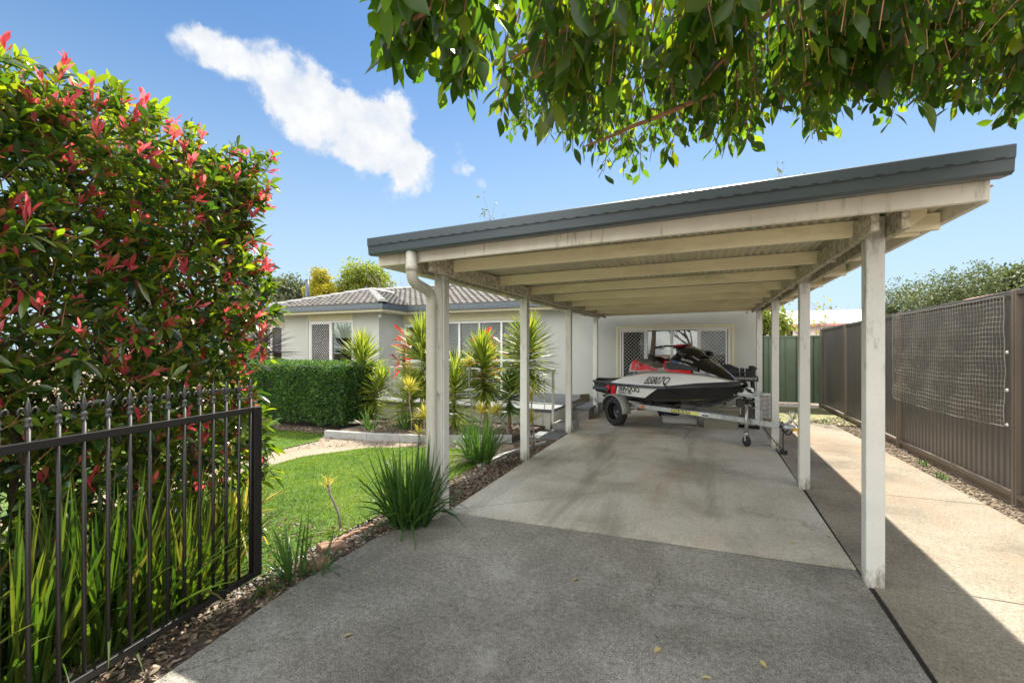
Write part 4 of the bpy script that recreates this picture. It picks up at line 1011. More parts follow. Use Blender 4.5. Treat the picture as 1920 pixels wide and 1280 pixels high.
mb = MB(); mb.grid([[(x, w_*math.cos(t), 1.555+h_*math.sin(t)) for t in np.linspace(0, math.pi, 9)] for x, w_, h_ in ((1.83, .06, .01), (1.88, .12, .035), (1.98, .13, .045), (2.10, .12, .04))]); mb.build('handlebar_pad', 'red', hb)
mb = MB(); mb.box(2.2, 2.5, -.34, -.30, 1.40, 1.47); 
for s in (1, -1):
    mm = MB(); mm.tube([(2.26, s*.18, 1.40), (2.30, s*.30, 1.42)], .02, 8); mm.lathe((2.32, s*.33, 1.43), [(0, -.09), (.03, -.08), (.05, 0), (.03, .08), (0, .09)], axis=(1, 0, -.25), n=12); mm.build('mirror', 'black', js)
mb = MB(); mb.tube([(3.26, 0, .86), (3.31, 0, .84), (3.30, 0, .80), (3.24, 0, .80)], .01, 8); mb.build('bow_eye', 'steel', js)

# ------------------------------------------------------------------ trailer
tr = thing('boat_trailer', 'galvanised single axle trailer carrying the jet ski', 'trailer', tuple(CP), TH)
RZ = .385
for s in (1, -1):
    mb = MB(); mb.bar((-1.15, s*.03, RZ), (-3.05, s*.50, RZ+.03), .045, .075); mb.bar((-3.05, s*.50, RZ+.03), (-4.05, s*.50, RZ+.03), .045, .075); mb.build('side_rail', 'galv', tr, bevel=.004)
mb = MB(); mb.bar((-1.75, 0, RZ), (-.12, 0, RZ), .075, .075); tg = mb.build('drawbar', 'galv', tr, bevel=.005)
for x in (-1.18, -.90, -.74, -.60, -.47, -.40):
    mb = MB(); mb.box(x-.008, x+.008, -.043, .043, RZ-.043, RZ+.043); mb.build('clamp_band', 'steel', tg)
mb = MB()
for x in (-1.75, -2.6, -3.1, -4.0): 
    h = .03+min(.47, (-x-1.15)*.247); mb.bar((x, -h, RZ), (x, h, RZ), .05, .05)
mb.build('cross_member', 'galv', tr, bevel=.004)
for s in (1, -1):
    mb = MB(); mb.bar((-1.9, s*.22, RZ+.09), (-4.0, s*.30, RZ+.11), .09, .05); mb.build('bunk', 'mattblack', tr, bevel=.01)
mb = MB(); mb.tube([(-3.1, -.62, .29), (-3.1, .62, .29)], .025, 10); mb.build('axle', 'redroof', tr)
mb = MB(); mb.box(-3.02, -2.86, -.60, -.52, .27, .36); mb.box(-2.98, -2.9, -.56, -.50, .3, .42); mb.build('spring_hanger', 'redroof', tr)
for s in (1, -1):
    W = MB(); c = Vector((-3.1, s*.68, .285)); rr = .285; hw = .085
    W.lathe(c, [(.165, -hw+.01), (.19, -hw), (.25, -hw), (.275, -hw+.02), (rr, -hw*.6), (rr, hw*.6), (.275, hw-.02), (.25, hw), (.19, hw), (.165, hw-.01)], axis=(0, -s, 0), n=36)
    wh = W.build('wheel', 'rubber', tr)
    W = MB()
    for gdy in (-.035, 0, .035): W.lathe(c, [(rr+.001, gdy-.004), (rr+.0005, gdy+.004)], axis=(0, 1, 0), n=36)
    W = MB(); W.lathe(c, [(.172, hw-.004), (.165, hw-.004), (.155, hw-.03), (.14, hw-.05), (.125, hw-.03), (.09, hw-.02), (.06, hw-.045), (.035, hw-.045), (.03, hw-.015), (0, hw-.01)], axis=(0, -s, 0), n=28)
    rm = W.build('rim', 'rim', wh)
    W = MB()
    for k in range(8):
        a = k*math.pi/4; p = c+Vector((math.cos(a)*.105, -s*(hw-.022), math.sin(a)*.105)); W.lathe(p, [(0, .003), (.017, .002), (.02, 0)], axis=(0, -s, 0), n=8)
    W.build('rim_holes', 'darkroom', rm)
    W = MB()
    for k in range(5):
        a = k*2*math.pi/5; p = c+Vector((math.cos(a)*.05, -s*(hw-.04), math.sin(a)*.05)); W.lathe(p, [(0, .018), (.009, .016), (.01, 0)], axis=(0, -s, 0), n=6)
    W.build('wheel_nuts', 'steel', rm)
    G = []
    for k in range(19):
        a = R(-12+k*204/18); r_ = rr+.05
        x = math.cos(a)*r_*1.02; z = max(math.sin(a), -.05)*r_
        G.append([(-3.1+x, s*.585, .285+z), (-3.1+x, s*.79, .285+z), (-3.1+x*.97, s*.795, .285+z*.94)])
    mb = MB(); mb.grid(G); mgd = mb.build('mudguard', 'mudguard', tr)
    so_ = mgd.modifiers.new('solid', 'SOLIDIFY'); so_.thickness = .004
mb = MB(); mb.bar((-2.76, -.60, .31), (-2.70, -.50, .36), .03, .03); mb.build('mudguard_stay', 'steel', tr)
# sticker with characters, reflector
def railmap(x0, z0, out=.026):
    def f(u, v):
        x = x0+u; y = -.03-(-x-1.15)*(.47/1.90); z = RZ+.03*(-x-1.15)/1.9+z0+v; return (x, y-out-.003, z)
    return f
f = railmap(-2.05, 0)
mb = MB(); mb.grid([[f(u, -.030) for u in (0, .2, .4, .52)], [f(u, .032) for u in (0, .2, .4, .52)]]); stk = mb.build('number_sticker', 'yellow', tr)
text_part('number_lettering', '00E55I', .085, lambda u, v: railmap(-2.045, -.028, .0275)(u, v), 'ink', stk, bold=.001, sx=1.55)
f = railmap(-1.53, 0)
mb = MB(); mb.grid([[f(u, -.030) for u in (0, .18)], [f(u, .030) for u in (0, .18)]]); stk = mb.build('maker_sticker', 'whitesticker', tr)
f = railmap(-1.47, -.015, .0275); mb = MB(); mb.grid([[f(u, -.006) for u in (0, .11)], [f(u, .018) for u in (0, .11)]]); mb.build('sticker_bar', 'ink', stk)
f = railmap(-2.68, 0, .027); mb = MB(); mb.box(f(0, 0)[0], f(0, 0)[0]+.08, f(0, 0)[1]-.008, f(0, 0)[1]+.015, f(0, 0)[2]-.018, f(0, 0)[2]+.018); mb.build('reflector', 'orange', tr, bevel=.004)
mb = MB(); mb.lathe((-2.5, -.33, .47), [(0, -.03), (.035, -.03), (.045, 0), (.035, .03), (0, .03)], axis=(0, 1, 0), n=14); mb.build('roller', 'rubber', tr)
# winch post, arm, winch
mb = MB(); mb.box(-.555, -.475, -.035, .035, RZ+.04, .86); mb.build('winch_post', 'galv', tr, bevel=.004)
mb = MB()
for z in (.80, .70, .60): mb.box(-.58, -.45, -.045, .045, z-.006, z+.006)
mb.tube([(-.60, -.05, .80), (-.38, -.05, .79)], .006, 6); mb.build('post_bolts', 'steel', tr)
mb = MB(); mb.bar((-.56, 0, .775), (-.92, 0, .80), .05, .05); mb.build('winch_arm', 'galv', tr, bevel=.004)
mb = MB(); mb.bar((-.90, -.03, .76), (-1.0, -.03, .90), .012, .045, up=(0, 1, 0)); mb.bar((-.90, .03, .76), (-1.0, .03, .90), .012, .045, up=(0, 1, 0)); mb.tube([(-1.0, -.05, .90), (-1.0, .05, .90)], .02, 10); mb.build('bow_bracket', 'steel', tr)
mb = MB(); mb.tube([(-.78, 0, .86), (-1.15, 0, .62), (-1.35, 0, .48)], .006, 6); mb.tube([(-.7, -.02, .84), (-.84, -.02, .92)], .004, 6); mb.build('winch_strap', 'steel', tr)
mb = MB(); mb.lathe((-.68, -.045, .85), [(0, 0), (.05, 0), (.055, .02), (.055, .09), (.045, .1), (0, .1)], axis=(0, 1, 0), n=18); mb.box(-.76, -.60, -.05, .05, .80, .825); wn = mb.build('winch', 'gelwhite', tr, bevel=.003)
mb = MB(); mb.bar((-.70, -.055, .885), (-.60, -.055, .865), .012, .035); mb.tube([(-.66, -.06, .85), (-.56, -.07, .84), (-.56, -.12, .84)], .012, 8); mb.build('winch_handle', 'mattblack', wn)
# jockey wheel
mb = MB(); mb.tube([(-.66, -.085, .16), (-.66, -.085, .62)], .026, 14); mb.tube([(-.66, -.085, .62), (-.66, -.085, .64)], .030, 14); mb.box(-.70, -.62, -.085, -.03, RZ-.03, RZ+.03); jk = mb.build('jockey_stand', 'steel', tr)
mb = MB(); mb.tube([(-.66, -.085, .15), (-.66, -.085, .22)], .032, 12); mb.bar((-.66, -.12, .085), (-.66, -.12, .19), .03, .006); mb.bar((-.66, -.05, .085), (-.66, -.05, .19), .03, .006); mb.box(-.675, -.645, -.12, -.05, .17, .19); mb.build('fork', 'steel', jk)
mb = MB(); mb.lathe((-.66, -.085, .082), [(.02, -.024), (.06, -.026), (.082, -.014), (.082, .014), (.06, .026), (.02, .024)], axis=(.25, 1, 0), n=20); mb.build('jockey_wheel', 'rubber', jk)
mb = MB(); mb.tube([(-.66, -.085, .64), (-.60, -.10, .66), (-.57, -.10, .62)], .007, 6); mb.build('crank', 'steel', jk)
# coupling, chain, lock
mb = MB(); mb.lathe((-.14, 0, RZ-.005), [(0, 0), (.055, 0), (.052, .10), (.038, .17), (.0, .19)], axis=(1, 0, .02), n=14); mb.bar((-.1, 0, RZ+.03), (-.02, 0, RZ+.10), .03, .012, up=(0, 1, 0)); cpl = mb.build('coupling', 'galv', tr)
mb = MB(); mb.tube(smooth_path([(-.02, 0, RZ+.06), (.06, 0, RZ+.20), (-.03, -.02, RZ+.25), (.02, -.04, RZ+.12), (.10, 0, RZ+.02)]), .011, 8); mb.bar((-.05, -.01, RZ+.05), (.07, -.01, RZ+.16), .02, .014); mb.build('coupling_lever', 'steel', cpl)
mb = MB(); mb.prism([(0, 0), (.06, .012), (.06, -.03), (.11, -.03), (.13, .0), (.13, .04), (.05, .055), (0, .04)], -.03, .03, mat=Matrix.Translation((.03, 0, RZ-.045)) @ Matrix.Rotation(R(90), 4, 'X')); mb.build('coupling_lock', 'yellowcap', cpl, bevel=.004)
def chain_pts(a, b, sag, n=12):
    a = Vector(a); b = Vector(b); return [a.lerp(b, k/n)+Vector((0, 0, -sag*4*(k/n)*(1-k/n))) for k in range(n+1)]
mb = MB(); mb.tube(chain_pts((-.12, -.05, RZ+.02), (.0, .05, RZ-.0), .12), .008, 6); mb.tube(chain_pts((-.13, -.06, RZ+.04), (-.02, -.05, RZ-.02), .08), .008, 6); mb.tube([(-.14, 0, RZ-.06), (-.14, .06, RZ), (-.14, 0, RZ+.06), (-.14, -.06, RZ), (-.14, 0, RZ-.06)], .012, 6); mb.build('safety_chain', 'rubber', tr)
mb = MB(); mb.tube([(-.10, -.03, RZ-.03), (-.09, -.06, .2), (-.08, -.07, .06)], .007, 6); mb.tube(chain_pts((-.45, 0, RZ-.04), (-.09, -.07, .06), .02), .007, 6); mb.box(-.115, -.04, -.10, -.035, .0, .055); mb.build('ground_cable', 'rubber', tr)
# rear light board
mb = MB(); mb.box(-4.14, -4.12, -.84, -.60, .37, .53); lb = mb.build('light_board', 'bag', tr, bevel=.006)
mb = MB(); mb.tube([(-4.13, -.84, .50), (-4.13, -.89, .50), (-4.13, -.89, .43), (-4.13, -.84, .43)], .006, 6)
mb2 = MB(); mb2.bar((-4.12, -.60, .45), (-3.98, -.50, .43), .02, .02); mb2.build('board_arm', 'steel', lb); mb.build('board_handle', 'steel', lb)

# storage tub
tb = thing('storage_tub', 'khaki plastic storage tub with lid beneath the jet ski bow', 'storage box', (.30, 9.62, 0), R(-6))
mb = MB()
G = [[(x*sx_, y*sy_, z) for x, y in ((-1, -1), (1, -1), (1, 1), (-1, 1))] for (sx_, sy_, z) in ((.29, .19, 0), (.31, .21, .34))]
mb.grid(G, close=True, smooth=False); mb.add(G[0], [(0, 1, 2, 3)]); mb.build('tub', 'khaki', tb, bevel=.02)
mb = MB(); mb.box(-.325, .325, -.225, .225, .342, .40); mb.box(-.28, .28, -.18, .18, .402, .425); mb.build('lid', 'khaki', tb, bevel=.012)
for x in (-.14, .14): mb = MB(); mb.prism([(-.035, 0), (.035, 0), (.02, .22), (-.02, .22)], .0, .012, mat=Matrix.Translation((x, -.205, .02)) @ Matrix.Rotation(R(86), 4, 'X')); mb.build('rib', 'khaki', tb)
for x in (-.34, .326): mb = MB(); mb.box(x, x+.01, -.06, .06, .28, .40); mb.build('handle', 'whitesticker', tb)
o = thing('plastic_bin', 'pale grey flat plastic bin lying behind the trailer rail under the hull', 'bin', (-.45, 10.0, 0), R(-4))
mb = MB(); mb.box(-.34, .34, -.2, .2, 0, .12); mb.build('bin_body', 'acwhite', o, bevel=.02)
mb = MB(); mb.box(-.36, .36, -.22, .22, .122, .14); mb.build('rim', 'acwhite', o, bevel=.006)
# black exercise machine behind the bow
em = thing('exercise_machine', 'black folded exercise machine with lettered bar and mesh basket behind the bow', 'exercise machine', (.59, 9.80, 0), R(0))
mb = MB()
G = []
for x, h_ in ((-.48, .03), (-.40, .06), (-.26, .16), (-.14, .17), (.0, .10), (.14, .09), (.22, .09)):
    G.append([(x, .22*math.cos(t), 1.05+h_*math.sin(t)) for t in np.linspace(0, math.pi, 9)])
mb.grid(G); mb.build('padded_cover', 'mattblack', em)
mb = MB(); mb.box(-.50, .30, -.16, .16, .99, 1.048); mb.box(-.2, .34, -.22, -.17, .90, 1.0); br = mb.build('lettered_bar', 'mattblack', em, bevel=.01)
text_part('bar_lettering', 'PERFORMANCE', .058, lambda u, v: (-.17+u, -.2215, .935+v), 'silverink', br, shear=.2, sx=1.2)
mb = MB()
for x in (.02, .11): mb.tube(smooth_path([(x-.03, -.2, 1.16), (x, -.2, 1.165), (x+.008, -.205, 1.0)]), .011, 8)
mb.build('hook', 'galv', em)
mb = MB(); mb.lathe((.24, -.1, 1.10), [(0, -.09), (.05, -.08), (.07, -.02), (.06, .03), (.085, .06), (.03, .09), (0, .09)], axis=(.3, .2, 1), n=7); mb.build('strap_bundle', 'mattblack', em)
mb = MB(); mb.bar((.24, -.15, .92), (.34, -.1, .0), .06, .05); mb.bar((-.1, -.15, .92), (.2, -.12, .45), .05, .05); mb.bar((-.25, .1, .95), (-.2, .15, .0), .05, .05); mb.bar((-.2, .15, .03), (.34, -.1, .03), .05, .05); mb.build('frame', 'mattblack', em, bevel=.005)
mb = MB(); mb.bar((.0, -.14, .82), (.20, -.16, .62), .02, .04); mb.lathe((.12, -.17, .82), [(.0, 0), (.045, 0), (.05, .02), (0, .03)], axis=(0, -1, 0), n=12); mb.build('linkage', 'steel', em)
mb = MB(); frame_rect(mb, -.04, .34, .12, .56, -.2, -.18, .02); mesh_screen(mb, -.03, .33, .13, .55, -.19, p=.075, w=.012); mb.build('mesh_basket', 'mattblack', em)
mb = MB(); mb.box(-.03, .33, -.10, -.09, .13, .55); mb.build('basket_back', 'seattop', em)

# ------------------------------------------------------------------ vegetation
def branch_path(a, b, wob=.05, n=6):
    a = Vector(a); b = Vector(b); L = (b-a).length
    return [a.lerp(b, k/n)+Vector((random.gauss(0, wob), random.gauss(0, wob), random.gauss(0, wob*.5)))*L*(0 if k in (0,) else 1)*.5 for k in range(n+1)]
# red tipped photinia hedge
ph = thing('photinia_hedge', 'tall photinia hedge with glossy green leaves and red tips behind the gate', 'hedge', (0, 0, 0))
HX0, HX1, HY0, HY1 = -4.3, -2.95, -.5, 2.35
def htop(y): return 2.86+.08*math.sin(y*5)+.05*math.sin(y*11)
br = MB(); shoots = []
for i in range(26):
    x = random.uniform(-4.0, -3.15); y = HY0+.1+(HY1-HY0-.2)*(i+random.random())/26
    x = min(x, -3.3); b = (x+random.uniform(-.15, .15), min(y+random.uniform(-.15, .15), 2.15), random.uniform(2.2, 2.65))
    p = branch_path((x, y, -.03), b, .05, 7); br.tube(p, [.026-.0028*k for k in range(8)], 6)
    for k in range(30):
        j = random.randint(1, 7); q0 = p[j]; d = Vector((random.gauss(.35, .6), random.gauss(0, .6), random.uniform(.1, .9))).normalized()
        e = q0+d*random.uniform(.2, .5); e.x = min(e.x, -3.02); e.z = min(e.z, 2.78); br.tube(branch_path(q0, e, .08, 3), [.009, .007, .005, .003], 5, cap=False)
br.build('branches', 'bark', ph, fixn=False)
P0, D0, kindv = [], [], []
def shoot(p, d, red): P0.append(p); D0.append(d); kindv.append(red)
def addshell(n, f, redp):
    for _ in range(n):
        p, d = f()
        shoot(p, d, random.random() < redp)
def face_front():
    y = random.uniform(HY0, HY1); z = random.choice((random.uniform(.55, 2.85), random.uniform(1.3, 2.85)))
    dep = abs(random.gauss(0, .16)); x = HX1-dep+.05*math.sin(y*6+z*4)+.03*math.sin(z*13)
    return (x, y, z), (random.gauss(.7, .4), random.gauss(0, .5), random.gauss(.8, .5))
def face_top():
    y = random.uniform(HY0, HY1); x = random.uniform(HX0, HX1); z = htop(y)-abs(random.gauss(0, .14))-(.10 if x > HX1-.12 else 0)
    return (x, y, z), (random.gauss(0, .4), random.gauss(0, .45), random.gauss(1, .3))
def face_end():
    x = random.uniform(HX0, HX1); z = random.uniform(.5, 2.85); y = HY1-abs(random.gauss(0, .15))+.05*math.sin(z*6+x*5)
    return (x, y, z), (random.gauss(.2, .6), random.gauss(.7, .5), random.gauss(.5, .5))
def face_back():
    y = random.uniform(HY0, HY1); z = random.uniform(.6, 2.8)
    return (HX0+abs(random.gauss(0, .15)), y, z), (random.gauss(-.8, .4), random.gauss(0, .5), random.gauss(.5, .5))
def interior():
    return (random.uniform(HX0+.2, HX1-.2), random.uniform(HY0, HY1-.1), random.uniform(.8, 2.8)), (random.gauss(0, .6), random.gauss(0, .6), random.gauss(.6, .5))
addshell(1550, face_front, .36); addshell(760, face_top, .28); addshell(700, face_end, .34); addshell(1100, face_back, .05); addshell(1000, interior, .0)
for _ in range(700):
    shoot((random.uniform(-3.9, -2.98), random.uniform(HY0, HY1), random.uniform(.12, 1.1)), (random.gauss(.4, .6), random.gauss(0, .6), random.gauss(.5, .5)), random.random() < .22)
Pg, Dg, Lg, Wg_, Pr, Dr, Lr, Wr = [], [], [], [], [], [], [], []
tw = MB()
for p, d, red in zip(P0, D0, kindv):
    p = Vector(p); d = Vector(d).normalized(); L = random.uniform(.08, .16)
    if random.random() < .6: tw.tube([p-d*.05, p+d*L], [.0028, .0016], 4, cap=False)
    nl = random.randint(6, 9) if not red else random.randint(5, 7)
    a0 = random.uniform(0, 6.28); u = d.orthogonal().normalized(); v = d.cross(u)
    size = random.uniform(.8, 1.15)
    for k in range(nl):
        t = k/nl; ang = a0+k*2.4; out = u*math.cos(ang)+v*math.sin(ang)
        isred = red and k >= max(0, nl-random.randint(3, 5))
        dd_ = (d*(.45+.7*t)+out*(.95-.45*t)+Vector((random.gauss(0, .15), random.gauss(0, .15), random.gauss(0, .15)))).normalized() if not isred else (d*1.1+Vector((0, 0, .35))+out*.5).normalized()
        q = p+d*L*(.2+.8*t)
        if isred: Pr.append(q); Dr.append(dd_); Lr.append(random.uniform(.05, .10)*size); Wr.append(random.uniform(.016, .027)*size)
        else: Pg.append(q); Dg.append(dd_); Lg.append(random.uniform(.065, .125)*size); Wg_.append(random.uniform(.024, .038)*size)
V, Q = ribbons(Pg, Dg, np.array(Lg), np.array(Wg_), LEAF, RNG.uniform(.05, .45, len(Pg)), .28, .7); tag(npmesh('foliage', V, Q, 'photinia', ph))
V, Q = ribbons(Pr, Dr, np.array(Lr), np.array(Wr), LEAF, RNG.uniform(-.1, .25, len(Pr)), .4, .7); npmesh('red_shoots', V, Q, 'photred', ph)['kind'] = 'stuff'
# a few long stray shoots
for (px, py, X) in ((515, 295, -2.85), (500, 492, -2.8), (122, 108, -3.1), (270, 178, -3.0), (10, 75, -3.0)):
    d = ray(px, py); t = X/d.x; e = Vector((0, 0, 1.5))+d*t; tw.tube(branch_path(e+Vector((-.12, -.06, -.22)), e, .05, 4), [.004, .0035, .003, .0025, .002], 5, cap=False)
    m = 6; V, Q = ribbons([e-Vector((0, 0, .012*k)) for k in range(m)], [Vector((random.gauss(0, .35), random.gauss(0, .35), 1)) for k in range(m)], .065, .022, LEAF, .1, .4)
    npmesh('red_tip', V, Q, 'photred', ph)
tw.build('twigs', 'twig', ph, fixn=False)

# strappy clumps
def clump(name, label, cat, c, n, L, W, spread, mat, bend=.35, rad=.1, prof=STRAP, group=None, wild=.0, up=1.0, yellow=None):
    t = thing(name, label, cat, (c[0], c[1], c[2]), 0, group)
    a = RNG.uniform(0, 2*np.pi, n); r = np.sqrt(RNG.uniform(0, 1, n))*rad
    P = np.stack([np.cos(a)*r, np.sin(a)*r, RNG.uniform(0, .03, n)], 1)
    a2 = a+RNG.normal(0, .5, n); s = np.abs(RNG.normal(0, spread, n))+.06
    D = np.stack([np.cos(a2)*s, np.sin(a2)*s, np.full(n, up)], 1)
    V, Q = ribbons(P, D, RNG.uniform(.55, 1.0, n)*L, RNG.uniform(.7, 1.15, n)*W, prof, bend*s*RNG.uniform(.5, 1.6, n)*1.2, .35, .5)
    npmesh('blades', V, Q, mat, t)
    return t
def gpx(px, py, z=0.0):
    d = ray(px, py); t = (z-1.5)/d.z; return Vector((d.x*t, d.y*t, z))
c = gpx(762, 985); clump('flax_clump', 'dark green upright clump of strappy leaves at the foot of the downpipe post', 'plant', (c.x, c.y+.05, -.01), 300, .84, .020, .42, 'clump', .5, .17)
c = gpx(902, 868); g2 = clump('grass_clump', 'bright green and silvery grassy clump beside the second left carport post', 'plant', (c.x-.02, c.y, -.01), 300, .80, .012, .42, 'clump', .5, .16)
P = []; V, Q = ribbons(np.zeros((60, 3)), np.stack([RNG.normal(-.9, .5, 60), RNG.normal(-.2, .5, 60), RNG.uniform(.5, 1, 60)], 1), RNG.uniform(.4, .75, 60), .009, STRAP, .5, .3, .5); npmesh('pale_blades', V, Q, 'litter', g2)
c = gpx(545, 1085); clump('flax_clump', 'sparse green strappy clump beside the gate end', 'plant', (c.x, c.y+.02, -.01), 34, .50, .017, .6, 'clump', .5, .08)
c = gpx(505, 1110); clump('weed', 'small low green weed at the edge of the driveway by the gate', 'plant', (c.x, c.y, -.01), 22, .12, .022, .9, 'strap', .6, .05, LEAF)
c = gpx(618, 1085); clump('flax_clump', 'fine thin bladed tuft leaning over the leaf litter right of the gate', 'plant', (c.x-.1, c.y+.02, -.01), 16, .42, .010, .9, 'clump', .7, .05)
for i, (x, y, n, L, lab) in enumerate([(-2.86, .62, 190, 1.0, 'green strappy clump at the left frame edge behind the gate'), (-2.80, .98, 190, .98, 'green strappy clump behind the gate bars second from the left edge'),
                       (-2.84, 1.32, 200, .98, 'green strappy clump behind the middle of the gate'), (-2.80, 1.62, 170, .92, 'green strappy clump behind the gate under the red shoots'),
                       (-2.95, 1.95, 130, .82, 'green strappy clump behind the right end of the gate'), (-2.78, .2, 90, .8, 'green strappy clump near the gate hinge side')]):
    clump('flax_clump', lab, 'plant', (x, y, -.01), n, L, .020, .38, 'strap', .45, .16, group='strappy clumps behind the gate')
d_ = clump('variegated_flax', 'yellow green striped strappy plant poking past the gate end stile', 'plant', (-2.98, 2.15, .25), 46, .58, .020, .9, 'yellowleaf', .45, .05)
for i, (x, y) in enumerate(((2.62, 5.2), (2.58, 6.9), (2.66, 7.6), (2.55, 9.4), (2.3, 11.2))):
    clump('weed', ('small pale weed in the gravel nearest the camera along the fence', 'small weed in the gravel below the middle of the net', 'small weed in the gravel below the far end of the net', 'small weed in the gravel past the second fence post', 'low weed at the far end of the side path')[i], 'plant', (x, y, -.03), 22, .09, .02, .9, 'clump', .6, .06, LEAF, group='weeds along the fence')
# plants along the hedge foot
c = gpx(655, 815, .07); clump('agapanthus', 'dark arching strappy plant between the hedge and the left yucca', 'plant', (c.x, c.y+.5, .07), 40, .5, .022, .8, 'clump', .6, .08)
c = gpx(712, 815, .07); clump('agapanthus', 'dark arching strappy plant at the foot of the small yucca', 'plant', (c.x+.05, c.y+.6, .07), 40, .5, .022, .8, 'clump', .6, .08)

# yuccas: cane with a long crown of spiky blades
def spiky(name, label, base, top, crown_z0, n, L, W, mat, group=None, cane_r=.03, drop=.5, mats2=None, parts_mat='cane', bare=None, cat='plant', bend=.06):
    base = Vector(base); top = Vector(top); t = thing(name, label, cat, tuple(base), 0, group)
    rel = top-base; mid = rel*.5+Vector((random.uniform(-.04, .04), 0, 0))
    pts = [Vector((0, 0, -.03)), rel*.25, mid, rel*.78, rel]
    mb = MB(); mb.tube(pts, [cane_r*1.5, cane_r, cane_r*.9, cane_r*.8, cane_r*.6], 8); mb.build('stem', parts_mat, t)
    n = int(n*1.7); k = RNG.uniform(0, 1, n)**.85
    z = (crown_z0-base.z)+(rel.z-(crown_z0-base.z))*k
    frac = z/rel.z; P = np.stack([rel.x*frac, rel.y*frac, z], 1)
    a = RNG.uniform(0, 2*np.pi, n)
    el = -drop+(drop+1.25)*k**1.3+RNG.normal(0, .12, n)      # elevation: droopy at bottom, upright at top
    D = np.stack([np.cos(a)*np.cos(el), np.sin(a)*np.cos(el), np.sin(el)], 1)
    V, Q = ribbons(P, D, 1.5*L*RNG.uniform(.75, 1.1, n)*(.85+.3*(1-np.abs(k-.5)*1.2)), W*1.15*RNG.uniform(.8, 1.15, n), BLADE, RNG.uniform(0, bend*2, n), .25, .4)
    npmesh('crown', V, Q, mat, t)
    return t
def yu(px, pyb, pyt, Yd, z0b, label, pyc, n=260, L=.42, W=.028, mat='yucca', pxt=None, name='yucca', base_z=.07, **k):
    b = at(px, pyb, Yd); b.z = base_z; tp = at(pxt or px, pyt, Yd); cz = at(px, pyc, Yd).z
    return spiky(name, label, b, tp, cz, n, L, W, mat, **k)
YG = 'yuccas in front of the porch'
yu(686, 800, 655, 7.35, 0, 'tall yucca with twin canes at the left end of the raised bed', 752, 300, .36, .026, pxt=679, group=YG)
yu(690, 800, 708, 7.25, 0, 'shorter yucca leaning right beside the twin cane yucca', 775, 170, .28, .024, pxt=717, group=YG, cane_r=.022)
yu(790, 800, 628, 7.45, 0, 'tall yucca partly hidden behind the downpipe', 735, 300, .38, .026, pxt=792, group=YG)
yu(768, 800, 720, 7.1, 0, 'low yucca behind the yellow plants left of the downpipe', 790, 190, .34, .024, pxt=772, group=YG)
yu(850, 800, 700, 7.2, 0, 'broad leaning yucca just right of the downpipe post', 788, 210, .36, .026, pxt=853, group=YG)
yu(912, 802, 655, 7.5, 0, 'yucca in front of the glass doors with orange cordyline behind', 742, 300, .34, .026, pxt=904, group=YG)
yu(955, 800, 715, 7.6, 0, 'small dark green yucca left of the second left post', 770, 120, .28, .022, mat='clump', pxt=958, group=YG)
yu(986, 805, 628, 7.7, 0, 'tallest yucca rising behind the second left carport post', 718, 330, .38, .026, pxt=990, group=YG)
# yellow variegated dracaenas: bare thin stem, tuft on top
def tuft(px, pyb, pyt, Yd, label, n=60, L=.26, pxt=None, bz=.0, mat='yellowleaf', sr=.012, W=.016, spread=1.0):
    b = at(px, pyb, Yd); b.z = bz; tp = at(pxt or px, pyt, Yd); t = thing('dracaena', label, 'plant', tuple(b), 0, 'yellow dracaenas in the porch bed')
    rel = tp-b; mb = MB(); mb.tube([(0, 0, -.03), rel*.35+Vector((.02, 0, 0)), rel*.7+Vector((-.015, 0, 0)), rel], [sr*1.3, sr, sr, sr*.8], 7); mb.build('stem', 'greytwig', t)
    a = RNG.uniform(0, 2*np.pi, n); el = RNG.uniform(.25, 1.45, n)
    D = np.stack([np.cos(a)*np.cos(el)*spread, np.sin(a)*np.cos(el)*spread, np.sin(el)], 1); P = np.tile(np.array(rel)[None], (n, 1)); P[:, 2] -= RNG.uniform(0, .08, n)
    V, Q = ribbons(P, D, RNG.uniform(.7, 1.1, n)*L, W, BLADE, RNG.uniform(.0, .35, n), .3, .4); npmesh('crown', V, Q, mat, t); return t
tuft(772, 830, 728, 6.6, 'yellow tufted dracaena in front of the low yucca', 80, .34, pxt=768, bz=.0)
tuft(797, 845, 780, 6.3, 'bright yellow dracaena against the left side of the downpipe', 80, .32, pxt=797)
tuft(787, 850, 808, 6.1, 'smallest yellow dracaena low beside the downpipe', 30, .2, pxt=786)
tuft(884, 800, 680, 7.0, 'yellow tuft on a long bare stem left of the glass door yucca', 60, .24, pxt=880, bz=.05)
tuft(905, 815, 768, 6.75, 'pale yellow tuft low on the porch wall, left of a pair', 60, .22, pxt=902, bz=.05)
tuft(958, 805, 770, 6.95, 'yellow dracaena on a leaning cane in front of the porch wall', 80, .26, pxt=930, bz=.05, sr=.022)
tuft(996, 840, 790, 6.3, 'yellow brown dracaena just right of the second left post', 46, .30, pxt=994, spread=.5)
d = tuft(640, 1020, 900, 2.95, 'thin leaning cane with a small yellow tuft standing in the driveway bed', 26, .12, pxt=614, mat='yellowleaf', sr=.010, W=.008)
tuft(1000, 835, 745, 6.35, 'slender reddish stem dracaena beside the second left post', 30, .28, pxt=997, spread=.5)
